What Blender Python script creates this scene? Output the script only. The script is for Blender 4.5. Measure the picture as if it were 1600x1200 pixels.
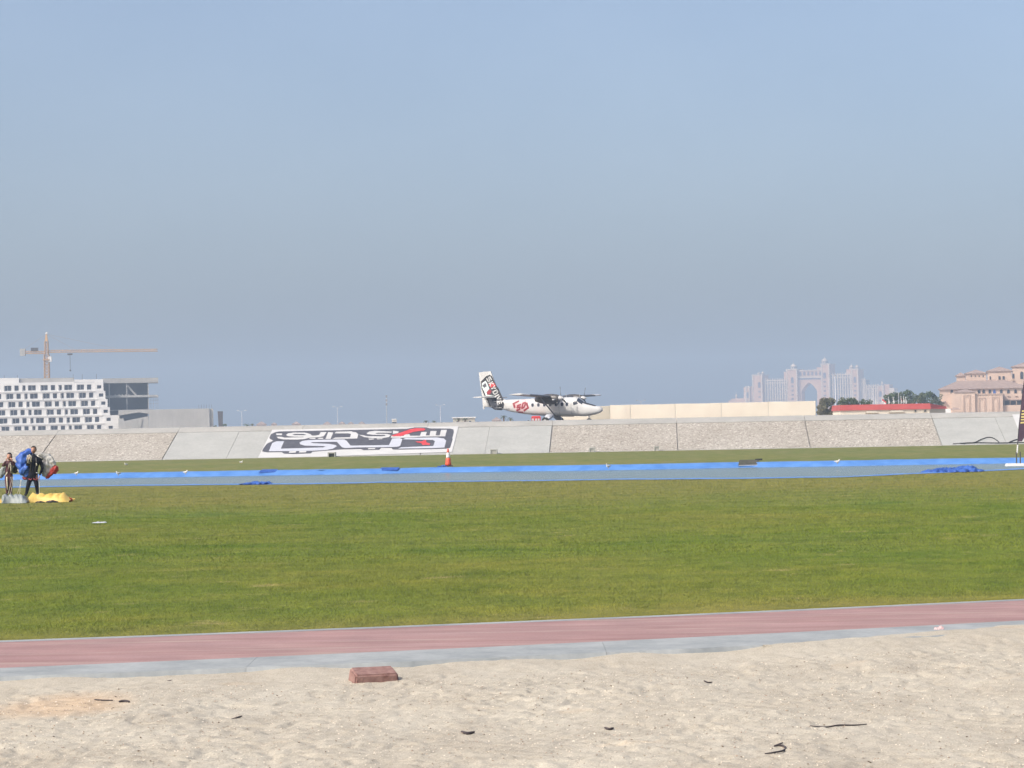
import bpy, bmesh, math, random
import numpy as np
from mathutils import Vector, Matrix
random.seed(7); RNG = np.random.default_rng(11)
for o in list(bpy.data.objects): bpy.data.objects.remove(o, do_unlink=True)
SC = bpy.context.scene
COL = SC.collection
R = math.radians

# ------------------------------------------------------------------ camera
FPX, CZ, ROLL, HZ = 4000.0, 1.96, R(1.08), 676.0        # focal length in photo pixels, eye height, roll, horizon row
PITCH = math.atan((HZ - 600) / FPX)
_f = Vector((0, math.cos(PITCH), math.sin(PITCH)))
_r0 = Vector((1, 0, 0)); _u0 = Vector((0, -math.sin(PITCH), math.cos(PITCH)))
_r = _r0 * math.cos(ROLL) - _u0 * math.sin(ROLL)
_u = _r0 * math.sin(ROLL) + _u0 * math.cos(ROLL)
cam = bpy.data.cameras.new('camera'); cam.sensor_width = 36; cam.lens = 36 * FPX / 1600
cam.clip_start = 0.5; cam.clip_end = 30000
co = bpy.data.objects.new('camera', cam); COL.objects.link(co)
m = Matrix.Identity(4)
for i in range(3):
    m[i][0] = _r[i]; m[i][1] = _u[i]; m[i][2] = -_f[i]
m[2][3] = CZ
co.matrix_world = m
SC.camera = co

# ------------------------------------------------------------------ sky, sun, exposure
SUN_EL, SUN_AZ = R(42), math.atan2(-0.80, -0.60)        # azimuth of the sun seen from above: (x, y)
w = bpy.data.worlds.new('World'); SC.world = w; w.use_nodes = True
nt = w.node_tree; bg = nt.nodes['Background']
sky = nt.nodes.new('ShaderNodeTexSky'); sky.sky_type = 'NISHITA'; sky.sun_disc = False
sky.sun_elevation = SUN_EL; sky.sun_rotation = math.atan2(-0.80, -0.60)
sky.air_density = 0.8; sky.dust_density = 7.0; sky.ozone_density = 0.8; sky.altitude = 600
tcw = nt.nodes.new('ShaderNodeTexCoord'); mpw = nt.nodes.new('ShaderNodeMapping'); mpw.inputs['Scale'].default_value = (9, 9, 16); nt.links.new(tcw.outputs['Generated'], mpw.inputs[0])
nzw = nt.nodes.new('ShaderNodeTexNoise'); nzw.inputs['Scale'].default_value = 1.0; nzw.inputs['Detail'].default_value = 5; nt.links.new(mpw.outputs[0], nzw.inputs[0])   # barely visible uneven high veil
rpw = nt.nodes.new('ShaderNodeValToRGB'); rpw.color_ramp.elements[0].position = .35; rpw.color_ramp.elements[0].color = (.975,.98,.985,1); rpw.color_ramp.elements[1].position = .72; rpw.color_ramp.elements[1].color = (1.045,1.035,1.025,1); nt.links.new(nzw.outputs[0], rpw.inputs[0])
mxw = nt.nodes.new('ShaderNodeMix'); mxw.data_type = 'RGBA'; mxw.blend_type = 'MULTIPLY'; mxw.inputs[0].default_value = 1.0; nt.links.new(sky.outputs[0], mxw.inputs[6]); nt.links.new(rpw.outputs[0], mxw.inputs[7])
nt.links.new(mxw.outputs[2], bg.inputs[0]); bg.inputs[1].default_value = 0.143
sd = bpy.data.lights.new('sun', 'SUN'); sd.energy = 2.35; sd.angle = R(0.6); sd.color = (1, .93, .82)
so = bpy.data.objects.new('sun', sd); COL.objects.link(so)
to_sun = Vector((-.80 * math.cos(SUN_EL), -.60 * math.cos(SUN_EL), math.sin(SUN_EL)))
so.rotation_euler = to_sun.to_track_quat('Z', 'Y').to_euler()
VS = SC.view_settings; VS.view_transform = 'Standard'; VS.look = 'None'; VS.exposure = 0.55; VS.gamma = 1.0
VS.use_curve_mapping = False
SC.cycles.max_bounces = 8; SC.cycles.volume_bounces = 0

# ------------------------------------------------------------------ helpers
def ray(px, py): return _f * FPX + _r * (px - 800) + _u * (600 - py)
EYE = Vector((0, 0, CZ))
def P(px, py, Y):                                       # the point at distance Y that lies behind a photo pixel
    d = ray(px, py); return EYE + d * (Y / d.y)
def G(px, py, z=0.0):                                   # the point of level z behind a photo pixel
    d = ray(px, py); return EYE + d * ((z - CZ) / d.z)
def ray_plane(px, py, p0, n):
    d = ray(px, py); return EYE + d * ((p0 - EYE).dot(n) / d.dot(n))

class MB:
    def __init__(s): s.v = []; s.f = []; s.m = []; s.cm = 0
    def add(s, vs, fs):
        o = len(s.v); s.v += [tuple(v) for v in vs]; s.f += [tuple(i + o for i in f) for f in fs]; s.m += [s.cm] * len(fs)
        return s
    def box(s, x0, x1, y0, y1, z0, z1):
        return s.add([(x0,y0,z0),(x1,y0,z0),(x1,y1,z0),(x0,y1,z0),(x0,y0,z1),(x1,y0,z1),(x1,y1,z1),(x0,y1,z1)],
              [(3,2,1,0),(4,5,6,7),(0,1,5,4),(1,2,6,5),(2,3,7,6),(3,0,4,7)])
    def taper(s, c, w0, d0, w1, d1, z0, z1):
        x, y = c
        return s.add([(x-w0,y-d0,z0),(x+w0,y-d0,z0),(x+w0,y+d0,z0),(x-w0,y+d0,z0),(x-w1,y-d1,z1),(x+w1,y-d1,z1),(x+w1,y+d1,z1),(x-w1,y+d1,z1)],
              [(3,2,1,0),(4,5,6,7),(0,1,5,4),(1,2,6,5),(2,3,7,6),(3,0,4,7)])
    def tube(s, pts, rad, n=8, cap=True):
        pts = [Vector(p) for p in pts]; k = len(pts)
        rr = rad if isinstance(rad, (list, tuple)) else [rad] * k
        vs = []; fs = []
        for i, p in enumerate(pts):
            t = (pts[min(i+1,k-1)] - pts[max(i-1,0)]).normalized()
            a = t.cross(Vector((0,0,1)) if abs(t.z) < .95 else Vector((1,0,0))).normalized(); b = t.cross(a)
            for j in range(n):
                q = 2*math.pi*j/n; vs.append(p + (a*math.cos(q) + b*math.sin(q)) * rr[i])
        for i in range(k-1):
            for j in range(n): fs.append((i*n+j, i*n+(j+1)%n, (i+1)*n+(j+1)%n, (i+1)*n+j))
        if cap: fs.append(tuple(range(n))[::-1]); fs.append(tuple((k-1)*n+j for j in range(n)))
        return s.add(vs, fs)
    def bar(s, a, b, w): return s.tube([a, b], w * .707, 4)
    def lathe(s, c, prof, n=16):                        # prof: list of (radius, z)
        vs = []; fs = []; k = len(prof)
        for r_, z in prof:
            for j in range(n):
                q = 2*math.pi*(j+.5)/n; vs.append((c[0]+r_*math.cos(q), c[1]+r_*math.sin(q), c[2]+z))
        for i in range(k-1):
            for j in range(n): fs.append((i*n+j, i*n+(j+1)%n, (i+1)*n+(j+1)%n, (i+1)*n+j))
        fs.append(tuple(range(n))[::-1]); fs.append(tuple((k-1)*n+j for j in range(n)))
        return s.add(vs, fs)
    def prism(s, poly, y0, y1):                         # poly in (x, z), pulled along y
        n = len(poly); vs = [(x,y0,z) for x,z in poly] + [(x,y1,z) for x,z in poly]
        return s.add(vs, [tuple(range(n)), tuple(range(n,2*n))[::-1]] + [(i,i+n,(i+1)%n+n,(i+1)%n) for i in range(n)])
    def sphere(s, c, r, nu=12, nv=8):
        rx, ry, rz = r if isinstance(r, (tuple, list)) else (r, r, r)
        vs = [(c[0],c[1],c[2]-rz)]; fs = []
        for i in range(1, nv):
            t = -math.pi/2 + math.pi*i/nv
            for j in range(nu):
                q = 2*math.pi*j/nu; vs.append((c[0]+rx*math.cos(t)*math.cos(q), c[1]+ry*math.cos(t)*math.sin(q), c[2]+rz*math.sin(t)))
        vs.append((c[0],c[1],c[2]+rz)); L = len(vs)-1
        for j in range(nu):
            fs.append((0, 1+(j+1)%nu, 1+j)); fs.append((L, L-nu+j, L-nu+(j+1)%nu))
        for i in range(nv-2):
            for j in range(nu): fs.append((1+i*nu+j, 1+i*nu+(j+1)%nu, 1+(i+1)*nu+(j+1)%nu, 1+(i+1)*nu+j))
        return s.add(vs, fs)
    def hip(s, x0, x1, y0, y1, z0, z1, th=.25):         # hipped roof with a thin eave
        d = min(x1-x0, y1-y0) / 2; ym = (y0+y1)/2; xm = (x0+x1)/2
        if x1-x0 >= y1-y0: r0, r1 = (x0+d, ym, z1), (x1-d+1e-3, ym, z1)
        else: r0, r1 = (xm, y0+d, z1), (xm, y1-d+1e-3, z1)
        s.box(x0, x1, y0, y1, z0-th, z0)
        b = [(x0,y0,z0),(x1,y0,z0),(x1,y1,z0),(x0,y1,z0), r0, r1]
        if x1-x0 >= y1-y0: return s.add(b, [(0,1,5,4),(1,2,5),(2,3,4,5),(3,0,4)])
        return s.add(b, [(0,1,4),(1,2,5,4),(2,3,5),(3,0,4,5)])
    def build(s, name, mat, parent=None, smooth=False, xf=None):
        me = bpy.data.meshes.new(name); me.from_pydata(s.v, [], s.f)
        if xf is not None: me.transform(xf)
        for mm in (mat if isinstance(mat, (list, tuple)) else [mat]): me.materials.append(mm)
        if s.cm or any(s.m): me.polygons.foreach_set('material_index', s.m)
        bm = bmesh.new(); bm.from_mesh(me); bmesh.ops.recalc_face_normals(bm, faces=bm.faces); bm.to_mesh(me); bm.free()
        if smooth: me.polygons.foreach_set('use_smooth', [True] * len(me.polygons))
        return link(name, me, parent)
def link(name, me, parent=None):
    o = bpy.data.objects.new(name, me); COL.objects.link(o)
    if parent: o.parent = parent
    return o
def sheet(name, verts, faces, mat, parent=None, smooth=False):  # an open sheet, normals as given
    me = bpy.data.meshes.new(name); me.from_pydata([tuple(v) for v in verts], [], faces); me.materials.append(mat)
    if smooth: me.polygons.foreach_set('use_smooth', [True] * len(me.polygons))
    return link(name, me, parent)
def tag(o, label=None, cat=None, group=None, kind=None):
    if label: o['label'] = label
    if cat: o['category'] = cat
    if group: o['group'] = group
    if kind: o['kind'] = kind
    return o
def empty(name, loc, label, cat, group=None, rz=0):
    o = bpy.data.objects.new(name, None); COL.objects.link(o); o.location = loc; o.rotation_euler.z = rz
    bpy.context.view_layer.update()
    return tag(o, label, cat, group)
def copy_tree(o, parent=None):
    c = o.copy(); COL.objects.link(c); c.parent = parent
    for ch in list(o.children): copy_tree(ch, c)
    return c

def vnoise(x, y, seed=0):
    xi = np.floor(x).astype(np.int64); yi = np.floor(y).astype(np.int64); fx = x-xi; fy = y-yi
    fx = fx*fx*(3-2*fx); fy = fy*fy*(3-2*fy)
    def h(a, b):
        n = (a*374761393 + b*668265263 + seed*982451653) & 0xffffffff
        n = ((n ^ (n >> 13)) * 1274126177) & 0xffffffff
        return ((n ^ (n >> 16)) & 0xffff) / 65535.0
    return (h(xi,yi)*(1-fx)+h(xi+1,yi)*fx)*(1-fy) + (h(xi,yi+1)*(1-fx)+h(xi+1,yi+1)*fx)*fy

# ------------------------------------------------------------------ materials
def mat(name, col, col2=None, scale=3.0, rough=.7, bump=0, bscale=None, metal=0, spec=None, coords='obj', stretch=(1,1,1), detail=4, lo=.35, hi=.65):
    M = bpy.data.materials.new(name); M.use_nodes = True; N = M.node_tree.nodes; L = M.node_tree.links
    b = N['Principled BSDF']; b.inputs['Base Color'].default_value = (*col, 1); b.inputs['Roughness'].default_value = rough
    b.inputs['Metallic'].default_value = metal
    if spec is not None: b.inputs['Specular IOR Level'].default_value = spec
    if col2 or bump:
        if coords == 'obj': tc = N.new('ShaderNodeTexCoord').outputs['Object']
        else: tc = N.new('ShaderNodeNewGeometry').outputs['Position']
        mp = N.new('ShaderNodeMapping'); mp.inputs['Scale'].default_value = stretch; L.new(tc, mp.inputs[0])
    if col2:
        n = N.new('ShaderNodeTexNoise'); n.inputs['Scale'].default_value = scale; n.inputs['Detail'].default_value = detail
        L.new(mp.outputs[0], n.inputs[0])
        r = N.new('ShaderNodeValToRGB'); r.color_ramp.elements[0].position = lo; r.color_ramp.elements[1].position = hi
        r.color_ramp.elements[0].color = (*col, 1); r.color_ramp.elements[1].color = (*col2, 1)
        L.new(n.outputs[0], r.inputs[0]); L.new(r.outputs[0], b.inputs['Base Color'])
    if bump:
        n2 = N.new('ShaderNodeTexNoise'); n2.inputs['Scale'].default_value = bscale or scale*4; n2.inputs['Detail'].default_value = 5
        L.new(mp.outputs[0], n2.inputs[0]); bp = N.new('ShaderNodeBump'); bp.inputs['Strength'].default_value = bump
        bp.inputs['Distance'].default_value = .02
        L.new(n2.outputs[0], bp.inputs['Height']); L.new(bp.outputs[0], b.inputs['Normal'])
    return M
def ramp(N, L, src, stops):
    r = N.new('ShaderNodeValToRGB'); e = r.color_ramp.elements
    while len(e) < len(stops): e.new(.5)
    for k, (p, c) in enumerate(stops): e[k].position = p; e[k].color = (*c, 1)
    L.new(src, r.inputs[0]); return r.outputs[0]
def noise(N, L, vec, scale, detail=4, rough=.55):
    n = N.new('ShaderNodeTexNoise'); n.inputs['Scale'].default_value = scale; n.inputs['Detail'].default_value = detail
    n.inputs['Roughness'].default_value = rough; L.new(vec, n.inputs[0]); return n.outputs[0]
def mixc(N, L, fac, a, b, mode='MIX'):
    x = N.new('ShaderNodeMix'); x.data_type = 'RGBA'; x.blend_type = mode
    for sck, val in ((x.inputs[0], fac), (x.inputs[6], a), (x.inputs[7], b)):
        if isinstance(val, (int, float)): sck.default_value = val
        elif isinstance(val, tuple): sck.default_value = (*val, 1)
        else: L.new(val, sck)
    return x.outputs[2]
def newmat(name, rough=.8):
    M = bpy.data.materials.new(name); M.use_nodes = True; N = M.node_tree.nodes; L = M.node_tree.links
    b = N['Principled BSDF']; b.inputs['Roughness'].default_value = rough
    pos = N.new('ShaderNodeNewGeometry').outputs['Position']
    def mapped(sx, sy, sz):
        mp = N.new('ShaderNodeMapping'); mp.inputs['Scale'].default_value = (sx, sy, sz); L.new(pos, mp.inputs[0]); return mp.outputs[0]
    return M, N, L, b, mapped
def bump(N, L, b, h, strength, dist):
    bp = N.new('ShaderNodeBump'); bp.inputs['Strength'].default_value = strength; bp.inputs['Distance'].default_value = dist
    L.new(h, bp.inputs['Height']); L.new(bp.outputs[0], b.inputs['Normal'])

def grass_mat(name, gain=1.0, dry0=.66, dryc=(.36,.29,.13)):
    M, N, L, b, mp = newmat(name, .75); b.inputs['Specular IOR Level'].default_value = .25
    big = noise(N, L, mp(.07, .05, 0), 1, 3); mid = noise(N, L, mp(.45, .55, 0), 1, 6, .62); fine = noise(N, L, mp(9, 5, 0), 1, 5)
    g = lambda c: tuple(k*gain for k in c)
    c1 = ramp(N, L, mid, [(.28, g((.070,.122,.010))), (.50, g((.115,.160,.016))), (.74, g((.200,.198,.036)))])
    c2 = ramp(N, L, big, [(.35, g((.090,.145,.012))), (.66, g((.215,.190,.040)))])
    c = mixc(N, L, .5, c1, c2)
    c = mixc(N, L, .55, c, ramp(N, L, fine, [(.3, (.72,.72,.70)), (.7, (1.22,1.22,1.1))]), 'MULTIPLY')
    sx = N.new('ShaderNodeSeparateXYZ'); L.new(mp(1,1,1), sx.inputs[0])           # drier turf along the track edge and near the pond
    ed = N.new('ShaderNodeMath'); ed.operation = 'MULTIPLY_ADD'; ed.inputs[1].default_value = -.33; L.new(sx.outputs[0], ed.inputs[0]); L.new(sx.outputs[1], ed.inputs[2])
    wig = N.new('ShaderNodeMath'); wig.operation = 'MULTIPLY_ADD'; wig.inputs[1].default_value = 2.5; L.new(mid, wig.inputs[0]); L.new(ed.outputs[0], wig.inputs[2])
    mr = N.new('ShaderNodeMapRange'); mr.inputs[1].default_value = 27.6; mr.inputs[2].default_value = 30.0; mr.inputs[3].default_value = .75; mr.inputs[4].default_value = 0; L.new(wig.outputs[0], mr.inputs[0])
    c = mixc(N, L, mr.outputs[0], c, g((.215,.185,.045)))
    wg2 = N.new('ShaderNodeMath'); wg2.operation = 'MULTIPLY_ADD'; wg2.inputs[1].default_value = 30; L.new(mid, wg2.inputs[0]); L.new(sx.outputs[1], wg2.inputs[2])
    mr2 = N.new('ShaderNodeMapRange'); mr2.inputs[1].default_value = 78; mr2.inputs[2].default_value = 100; mr2.inputs[3].default_value = 0; mr2.inputs[4].default_value = .15 if 'far' in name else .6; L.new(wg2.outputs[0], mr2.inputs[0])
    c = mixc(N, L, mr2.outputs[0], c, g((.20,.175,.046)))
    tuft = noise(N, L, mp(2.6, 1.5, 0), 1, 5, .65)
    c = mixc(N, L, .6, c, ramp(N, L, tuft, [(.30, (.62,.70,.55)), (.52, (1,1,1)), (.75, (1.22,1.16,1.05))]), 'MULTIPLY')
    tuft2 = noise(N, L, mp(1.1, .55, 0), 1, 6, .7)
    c = mixc(N, L, .7, c, ramp(N, L, tuft2, [(.34, (.60,.72,.50)), (.50, (1,1,1)), (.70, (1.16,1.12,1.0))]), 'MULTIPLY')
    dry = noise(N, L, mp(.7, .9, 0), 1, 7, .72)
    c = mixc(N, L, ramp(N, L, dry, [(dry0, (0,0,0)), (dry0+.10, (.7,.7,.7))]), c, g(dryc))
    L.new(c, b.inputs['Base Color'])
    if 'blade' in name:                                # turf shades as a mass: lean each blade's normal towards the sky
        gn = N.new('ShaderNodeNewGeometry'); mx = N.new('ShaderNodeMix'); mx.data_type = 'VECTOR'; mx.inputs[0].default_value = .64
        L.new(gn.outputs['Normal'], mx.inputs[4]); mx.inputs[5].default_value = (0,0,1); vm = N.new('ShaderNodeVectorMath'); vm.operation = 'NORMALIZE'; L.new(mx.outputs[1], vm.inputs[0]); L.new(vm.outputs[0], b.inputs['Normal'])
    else: bump(N, L, b, fine, .8, .04)
    return M
def pebble_mat():
    M, N, L, b, mp = newmat('exposed_pebble_concrete', .9)
    v = N.new('ShaderNodeTexVoronoi'); v.inputs['Scale'].default_value = 1; L.new(mp(6.5, 6.5, 6.5), v.inputs[0])
    v2 = N.new('ShaderNodeTexVoronoi'); v2.inputs['Scale'].default_value = 1; L.new(mp(15, 15, 15), v2.inputs[0])
    base = ramp(N, L, v.outputs['Color'], [(.0, (.20,.18,.15)), (.3, (.355,.33,.285)), (.75, (.425,.40,.355)), (1, (.68,.65,.59))])
    fine = ramp(N, L, v2.outputs['Color'], [(0, (.66,.63,.6)), (.6, (1,1,1)), (1, (1.25,1.25,1.25))])
    c = mixc(N, L, .8, base, fine, 'MULTIPLY')
    st = noise(N, L, mp(.15, .15, .25), 1, 5)
    c = mixc(N, L, .6, c, ramp(N, L, st, [(.3, (.86,.82,.78)), (.7, (1.1,1.1,1.1))]), 'MULTIPLY')
    L.new(c, b.inputs['Base Color']); bump(N, L, b, v.outputs['Distance'], .5, .07)
    return M
def concrete_mat(name, a, b2, s=.5, bmp=.15):
    M, N, L, b, mp = newmat(name, .85)
    n1 = noise(N, L, mp(s, s, s), 1, 6, .6); n2 = noise(N, L, mp(s*9, s*9, s*2), 1, 4)
    c = mixc(N, L, .5, ramp(N, L, n1, [(.3, a), (.7, b2)]), ramp(N, L, n2, [(.3, (.85,.85,.85)), (.7, (1.1,1.1,1.1))]), 'MULTIPLY')
    L.new(c, b.inputs['Base Color']); bump(N, L, b, n2, bmp, .02)
    return M
def sand_mat():
    M, N, L, b, mp = newmat('shelly_sand', .95); b.inputs['Specular IOR Level'].default_value = .15
    n1 = noise(N, L, mp(.8, .5, .8), 1, 5, .6); n2 = noise(N, L, mp(7, 5, 7), 1, 5, .7); n3 = noise(N, L, mp(75, 60, 75), 1, 3, .7)
    c = ramp(N, L, n1, [(.3, (.42,.38,.31)), (.7, (.515,.48,.40))])
    c = mixc(N, L, .6, c, ramp(N, L, n2, [(.28, (.80,.77,.74)), (.6, (1.05,1.05,1.05))]), 'MULTIPLY')
    c = mixc(N, L, .75, c, ramp(N, L, n3, [(.28, (.62,.58,.54)), (.5, (1,1,1)), (.75, (1.28,1.28,1.25))]), 'MULTIPLY')
    st = noise(N, L, mp(.55, 1.3, 1), 1, 3)
    c = mixc(N, L, ramp(N, L, st, [(.66, (0,0,0)), (.80, (.35,.35,.35))]), c, (.60,.40,.22))
    sg = G(95, 1104, -.07); dv = N.new('ShaderNodeVectorMath'); dv.operation = 'DISTANCE'; dv.inputs[1].default_value = (sg.x*.9, sg.y*.55, 0); L.new(mp(.9, .55, 0), dv.inputs[0])
    sm = N.new('ShaderNodeMath'); sm.operation = 'MULTIPLY_ADD'; sm.inputs[1].default_value = -.55; L.new(n1, sm.inputs[0]); L.new(dv.outputs['Value'], sm.inputs[2])
    c = mixc(N, L, ramp(N, L, sm.outputs[0], [(.0, (.42,.42,.42)), (.30, (0,0,0))]), c, (.56,.36,.20))     # rusty sand patch
    L.new(c, b.inputs['Base Color']); bump(N, L, b, n3, .5, .012)
    return M
def track_mat():
    M, N, L, b, mp = newmat('red_track_rubber', .8)
    n1 = noise(N, L, mp(.5, 3.0, 1), 1, 5, .65); n2 = noise(N, L, mp(40, 40, 40), 1, 3)
    c = ramp(N, L, n1, [(.3, (.30,.165,.155)), (.7, (.40,.255,.24))])
    c = mixc(N, L, .6, c, ramp(N, L, n2, [(.3, (.8,.8,.8)), (.7, (1.15,1.15,1.15))]), 'MULTIPLY')
    du = noise(N, L, mp(.35, 4.5, 1), 1, 6, .7)
    c = mixc(N, L, ramp(N, L, du, [(.52, (0,0,0)), (.68, (.7,.7,.7))]), c, (.46,.38,.31))
    sc_ = noise(N, L, mp(1.6, 9, 1), 1, 7, .75)
    c = mixc(N, L, ramp(N, L, sc_, [(.66, (0,0,0)), (.76, (.75,.75,.75))]), c, (.66,.60,.52))
    bl_ = noise(N, L, mp(1.2, 1.2, 1), 1, 5, .6)
    c = mixc(N, L, .7, c, ramp(N, L, bl_, [(.3, (.78,.78,.80)), (.7, (1.08,1.06,1.05))]), 'MULTIPLY')
    L.new(c, b.inputs['Base Color'])
    return M
def water_mat():
    M, N, L, b, mp = newmat('pond_water', .22)
    n = noise(N, L, mp(.9, .35, 1), 1, 4); n2 = noise(N, L, mp(.06, .03, 1), 1, 3)
    L.new(ramp(N, L, n2, [(.3, (.10,.15,.125)), (.7, (.15,.185,.155))]), b.inputs['Base Color'])
    b.inputs['IOR'].default_value = 1.33; bump(N, L, b, n, .5, .25)
    return M
def tile_mat():
    M, N, L, b, mp = newmat('clay_roof_tile', .85)
    n = noise(N, L, mp(.8, .8, 2.5), 1, 4)
    L.new(ramp(N, L, n, [(.3, (.27,.195,.165)), (.7, (.37,.28,.24))]), b.inputs['Base Color'])
    return M

MT = dict(
 grass=grass_mat('lawn_soil', 1.05, .60), fargrass=grass_mat('far_lawn_turf', 1.0, .50, (.30,.235,.135)), blade=grass_mat('lawn_blades', 1.40, .60), pebble=pebble_mat(), sand=sand_mat(), track=track_mat(), water=water_mat(), tile=tile_mat(),
 concrete=concrete_mat('smooth_concrete', (.35,.355,.335), (.415,.42,.395)), coping=concrete_mat('coping_concrete', (.33,.325,.30), (.42,.41,.38), .3),
 greyconc=concrete_mat('raw_grey_concrete', (.34,.335,.315), (.46,.45,.425), .12), kerb=concrete_mat('kerb_concrete', (.24,.265,.27), (.38,.40,.40), 1.6, .4),
 asphalt=concrete_mat('runway_asphalt', (.09,.09,.09), (.16,.155,.15), .4), desert=concrete_mat('open_ground', (.38,.33,.26), (.48,.42,.34), .02),
 liner=mat('blue_liner', (.075,.215,.55), (.115,.275,.62), 1.4, .45, .4, 2.0, coords='pos'), darkblue=mat('dark_blue_tarp', (.02,.07,.29), (.04,.12,.42), 3, .5, .4),
 white=mat('white_paint', (.70,.70,.68), (.62,.62,.61), 1.0, .5), bldwhite=mat('white_render_wall', (.78,.775,.75), (.72,.715,.70), .15, .8),
 plane=mat('aircraft_white', (.60,.60,.585), (.53,.53,.52), .9, .3), black=mat('black_paint', (.02,.02,.022), (.035,.035,.04), 2, .45),
 charcoal=mat('charcoal_vinyl', (.075,.077,.092), (.10,.10,.115), 1.5, .6), dgrey=mat('dark_grey_paint', (.055,.05,.05), (.085,.08,.078), 1.5, .4), midgrey=mat('mid_grey_vinyl', (.20,.205,.225), (.26,.26,.28), 2, .6),
 lgrey=mat('pale_grey_vinyl', (.50,.52,.58), (.54,.56,.61), .6, .6), bannerwhite=mat('banner_white', (.60,.60,.59), (.54,.54,.53), .5, .6),
 red=mat('red_vinyl', (.60,.045,.05), (.68,.08,.085), 2, .5), dred=mat('dark_red_vinyl', (.24,.02,.03), (.30,.03,.04), 2, .5), pink=mat('pale_pink_vinyl', (.60,.40,.40), (.62,.46,.46), 2, .5), cyan=mat('pale_cyan_vinyl', (.58,.70,.68), (.7,.76,.74), 2, .5),
 glass=mat('dark_window_glass', (.02,.026,.04), (.05,.06,.085), 1.3, .12), frame=mat('window_frame', (.45,.45,.45), (.5,.5,.5), 2, .5), interior=mat('interior_shade_tone', (.10,.11,.14), (.15,.155,.18), .12, .7),
 metal=mat('galvanised_metal', (.42,.43,.44), (.5,.5,.5), 3, .4, metal=.6), rubber=mat('black_rubber', (.02,.02,.02), (.03,.03,.03), 4, .8),
 cream=mat('cream_fabric', (.70,.65,.545), (.66,.60,.50), .35, .8, .35, .7), creamgrey=mat('greyed_fabric', (.50,.46,.37), (.44,.41,.33), .4, .8), redroof=mat('red_roof_sheet', (.42,.07,.06), (.36,.05,.045), .4, .6),
 stucco=mat('peach_stucco', (.58,.44,.35), (.52,.39,.31), .12, .9), stucco2=mat('peach_stucco_dark', (.46,.34,.265), (.41,.30,.24), .15, .9), hotel=mat('pink_hotel_stone', (.62,.38,.25), (.55,.34,.23), .03, .9), hotelpale=mat('pale_hotel_stone', (.66,.53,.41), (.6,.48,.37), .03, .9), hoteldark=mat('hotel_glazing', (.06,.07,.11), (.09,.10,.14), .05, .4),
 crane=mat('orange_crane_paint', (.52,.32,.14), (.45,.27,.12), .5, .6), trunk=mat('bark', (.16,.11,.075), (.22,.16,.11), 6, .9), leaf=mat('tree_leaves', (.035,.065,.022), (.085,.12,.045), .7, .8, coords='pos'), palm=mat('palm_leaves', (.05,.075,.03), (.11,.13,.06), .9, .8, coords='pos'), dryleaf=mat('grey_green_leaves', (.12,.125,.075), (.21,.19,.12), .6, .9, coords='pos'),
 cone=mat('orange_red_cone', (.72,.10,.05), (.62,.08,.045), 3, .5), block=mat('red_brown_concrete', (.21,.11,.095), (.31,.19,.165), 14, .9, .4, 60), stick=mat('dark_stick', (.035,.03,.035), (.07,.055,.055), 12, .9),
 skin=mat('skin', (.42,.22,.15), (.48,.26,.18), 8, .6), hair=mat('black_hair', (.015,.012,.011), (.035,.027,.023), 30, .7), suit=mat('black_jumpsuit', (.008,.009,.014), (.018,.018,.026), 6, .9, spec=.08), maroon=mat('maroon_jumpsuit', (.055,.018,.025), (.10,.03,.04), 5, .7), webbing=mat('pale_webbing', (.55,.50,.38), (.66,.62,.5), 8, .8),
 chblue=mat('blue_nylon', (.02,.075,.34), (.045,.14,.50), 5, .55, 1.0, 11), chwhite=mat('grey_white_nylon', (.40,.39,.36), (.50,.49,.46), 5, .6, 1.0, 11), chred=mat('red_nylon', (.30,.02,.015), (.40,.035,.025), 5, .6, 1.0, 11), chyellow=mat('yellow_nylon', (.60,.40,.08), (.70,.50,.14), 4, .5, .8, 7), chgrey=mat('grey_nylon', (.19,.22,.22), (.27,.30,.30), 4, .5, .3, 9),
 purple=mat('dark_purple_flag', (.075,.045,.07), (.10,.06,.09), 3, .7), yellow=mat('yellow_print', (.78,.66,.25), (.7,.58,.2), 3, .7), feather=mat('white_feathers', (.80,.79,.76), (.70,.69,.67), 8, .8), beak=mat('gull_beak', (.6,.35,.05), (.5,.3,.05), 8, .6), mat=mat('dark_olive_mat', (.05,.052,.038), (.08,.078,.06), 5, .9),
)
# ================================================================== THE SETTING
# ground: one sheet, low field level in front, plateau of the airfield behind the embankment
UPD = Vector((math.sin(R(3.2)), math.cos(R(3.2)), 0)); ALD = Vector((UPD.y, -UPD.x, 0))     # up-slope and along-slope directions
B0 = Vector((0, 237.0, 0)); TS = 0.316; RUN = 9.3; CREST = TS * RUN
def slope(a, s, off=0.0):                              # along, up-slope run, lift
    n = Vector((-TS*UPD.x, -TS*UPD.y, 1)).normalized()
    return B0 + ALD*a + UPD*s + Vector((0,0,TS*s)) + n*off
SN = Vector((-TS*UPD.x, -TS*UPD.y, 1)).normalized()
PLZ = CREST - .22
A = 2600
g = [B0 + ALD*-A + UPD*-(500), B0 + ALD*A + UPD*-500, B0 + ALD*A + UPD*1.2, B0 + ALD*-A + UPD*1.2]
v = [(p.x, p.y, -.7) for p in g]
e0, e1 = B0 + ALD*-A + UPD*(RUN+.6), B0 + ALD*A + UPD*(RUN+.6)
f0, f1 = B0 + ALD*-A + UPD*4600, B0 + ALD*A + UPD*4600
v += [(e0.x,e0.y,PLZ),(e1.x,e1.y,PLZ),(f1.x,f1.y,PLZ),(f0.x,f0.y,PLZ)]
tag(sheet('ground', v, [(0,1,2,3),(3,2,5,4),(4,5,6,7)], MT['desert']), kind='structure')
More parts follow.
